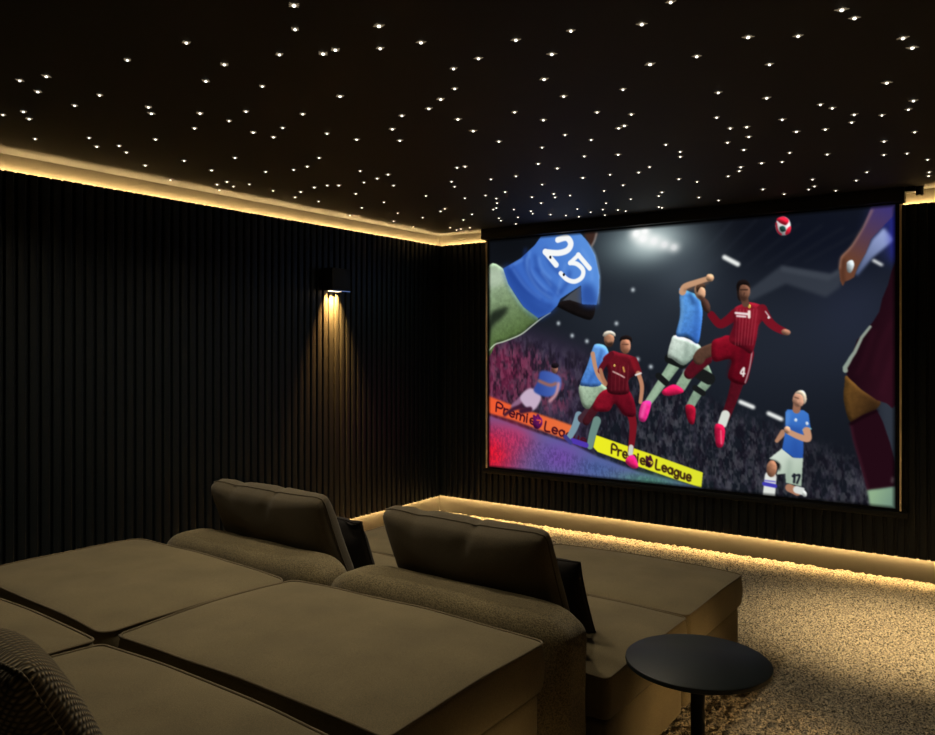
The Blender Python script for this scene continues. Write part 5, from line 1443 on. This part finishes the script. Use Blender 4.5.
# front row, on the carpet: two sofa seats with backrests, two ottomans towards the screen
module('sofa', 'sofa_section', 'front row sofa seat nearest the left wall, a tilted pillow on its boucle backrest', 'sofa', fx0, -2.998, 0, FR, W_, .735, .250, .150, .030, 1, G, {'t': .235, 'h': .655, 'gap': -.045})
module('sofa', 'sofa_section', 'front row sofa seat beside the round black side table, backrest end facing us', 'sofa', fx1, -3.005, 0, FR, W_, .735, .250, .150, .030, 2, G, {'t': .235, 'h': .655, 'gap': -.045})
module('ottoman', 'ottoman', 'front row ottoman nearest the left wall, mostly hidden behind the pillows', 'ottoman', fx0 + .012, -2.245, 0, FR, W_, .735, .250, .150, .030, 3, G)
module('ottoman', 'ottoman', 'front row ottoman nearest the screen and the open carpet', 'ottoman', fx1 + .012, -2.255, 0, FR, W_, .735, .250, .150, .030, 4, G)
# rear row, on the riser: two ottomans behind the front backrests, two sofa seats nearest the viewer
R0 = .20
RR = math.radians(-1.4)
rx0, rx1 = 1.520, 2.590
module('ottoman', 'ottoman', 'rear row ottoman cushion nearest the left slatted wall', 'ottoman', rx0 - .008, -4.044, R0, RR - .035, 1.042, .718, .266, .150, .030, 5, G, None, .05)
module('ottoman', 'ottoman', 'rear row ottoman cushion directly behind the right backrest, lit along its side', 'ottoman', rx1 + .014, -4.062, R0, RR + .008, 1.096, .718, .266, .150, .030, 6, G)
module('sofa', 'sofa_section', 'rear row sofa seat cut by the left photo edge', 'sofa', rx0 - .010, -4.815, R0, RR, 1.06, .715, .266, .150, .030, 7, G, {'t': .22, 'h': .655})
module('sofa', 'sofa_section', 'rear row sofa seat in the bottom foreground under the basket weave pillow', 'sofa', rx1 + .010, -4.842, R0, RR, 1.06, .715, .266, .150, .030, 8, G, {'t': .22, 'h': .655})

def put_pillow(name, label, cat, w, h, t, mat, seed, loc, tilt, rotz, group, crease=(), boxy=.45, chop=0.0, roll=0.0, seam_mat=None):
    o, pos = pillow(name, w, h, t, mat, None, seed, crease, boxy, chop)
    o.location = loc
    o.rotation_mode = 'ZXY'
    o.rotation_euler = (tilt, roll, rotz)
    o['label'] = label
    o['category'] = cat
    o['group'] = group
    seam(pos, o, seam_mat or mat)
    return o
PG = 'pillows on the sofas'
cr = ((.18, 1.0, .030, .16, .010), (.10, .80, .05, .12, .014), (-.55, .95, .10, .2, .008))
put_pillow('back_pillow', 'big brown back pillow leaning at the backrest nearest the left wall', 'pillow', .71, .52, .18, M['pillow'], 21, (1.645, -3.366, .652), math.radians(25), FR, PG, cr, .28, .06, 0)
put_pillow('back_pillow', 'big brown back pillow with a crease, in front of the right backrest', 'pillow', .72, .52, .18, M['pillow'], 22, (2.672, -3.362, .645), math.radians(25), FR, PG, cr, .28, .06, 0)
put_pillow('throw_pillow', 'small dark throw pillow peeking out beside the far left back pillow', 'pillow', .46, .36, .13, M['pillow_dark'], 23, (1.715, -3.125, .565), math.radians(22), FR, PG, ((.8, .9, .2, .3, .02),), .5, 0)
put_pillow('throw_pillow', 'small dark throw pillow on the seat beside the right back pillow', 'pillow', .46, .34, .12, M['pillow_dark'], 24, (2.785, -3.125, .564), math.radians(24), FR, PG, (), .5, 0)
put_pillow('back_pillow', 'basket weave back pillow in the bottom left foreground corner', 'pillow', .80, .37, .20, M['sofa_coarse'], 25, (2.50, -5.018, .776), math.radians(28), 0, PG, ((.15, .9, .12, .35, .03),), .42, .06, 0)

# ------------------------------------------------------------------ side table
t = thing('side_table', 'round black side table on a slim pole beside the sofa', 'side table', (3.482, -3.302, 0))
lathe('table_top', [(0, .486), (.217, .486), (.2250, .490), (.2262, .495), (.2250, .5035), (.222, .506), (0, .506)], M['table'], t, 96)
lathe('pole', [(0, .02), (.022, .02), (.022, .482), (.05, .484), (.05, .4865), (0, .4865)], M['black_metal'], t, 32)
lathe('foot_plate', [(0, .004), (.165, .004), (.168, .008), (.165, .014), (.03, .022), (0, .022)], M['black_metal'], t, 64)


# ------------------------------------------------------------------ world and camera
wd = bpy.data.worlds.new('World')
SC.world = wd
wd.use_nodes = True
wd.node_tree.nodes['Background'].inputs['Color'].default_value = (0, 0, 0, 1)
wd.node_tree.nodes['Background'].inputs['Strength'].default_value = 0.0

cam = bpy.data.cameras.new('camera')
co = bpy.data.objects.new('camera', cam)
COL.objects.link(co)
cam.sensor_fit = 'HORIZONTAL'
cam.sensor_width = 36.0
cam.lens = 792.63 / 935 * 36.0
cam.shift_y = -(367.5 - 346.0) / 935
cam.clip_start = 0.02
co.location = (4.313, -5.795, 1.5027)
co.rotation_euler = (PI / 2, 0, math.radians(34.634))
SC.camera = co
SC.view_settings.view_transform = 'Standard'
SC.view_settings.look = 'None'
SC.view_settings.exposure = 0.0
SC.view_settings.gamma = 1.0
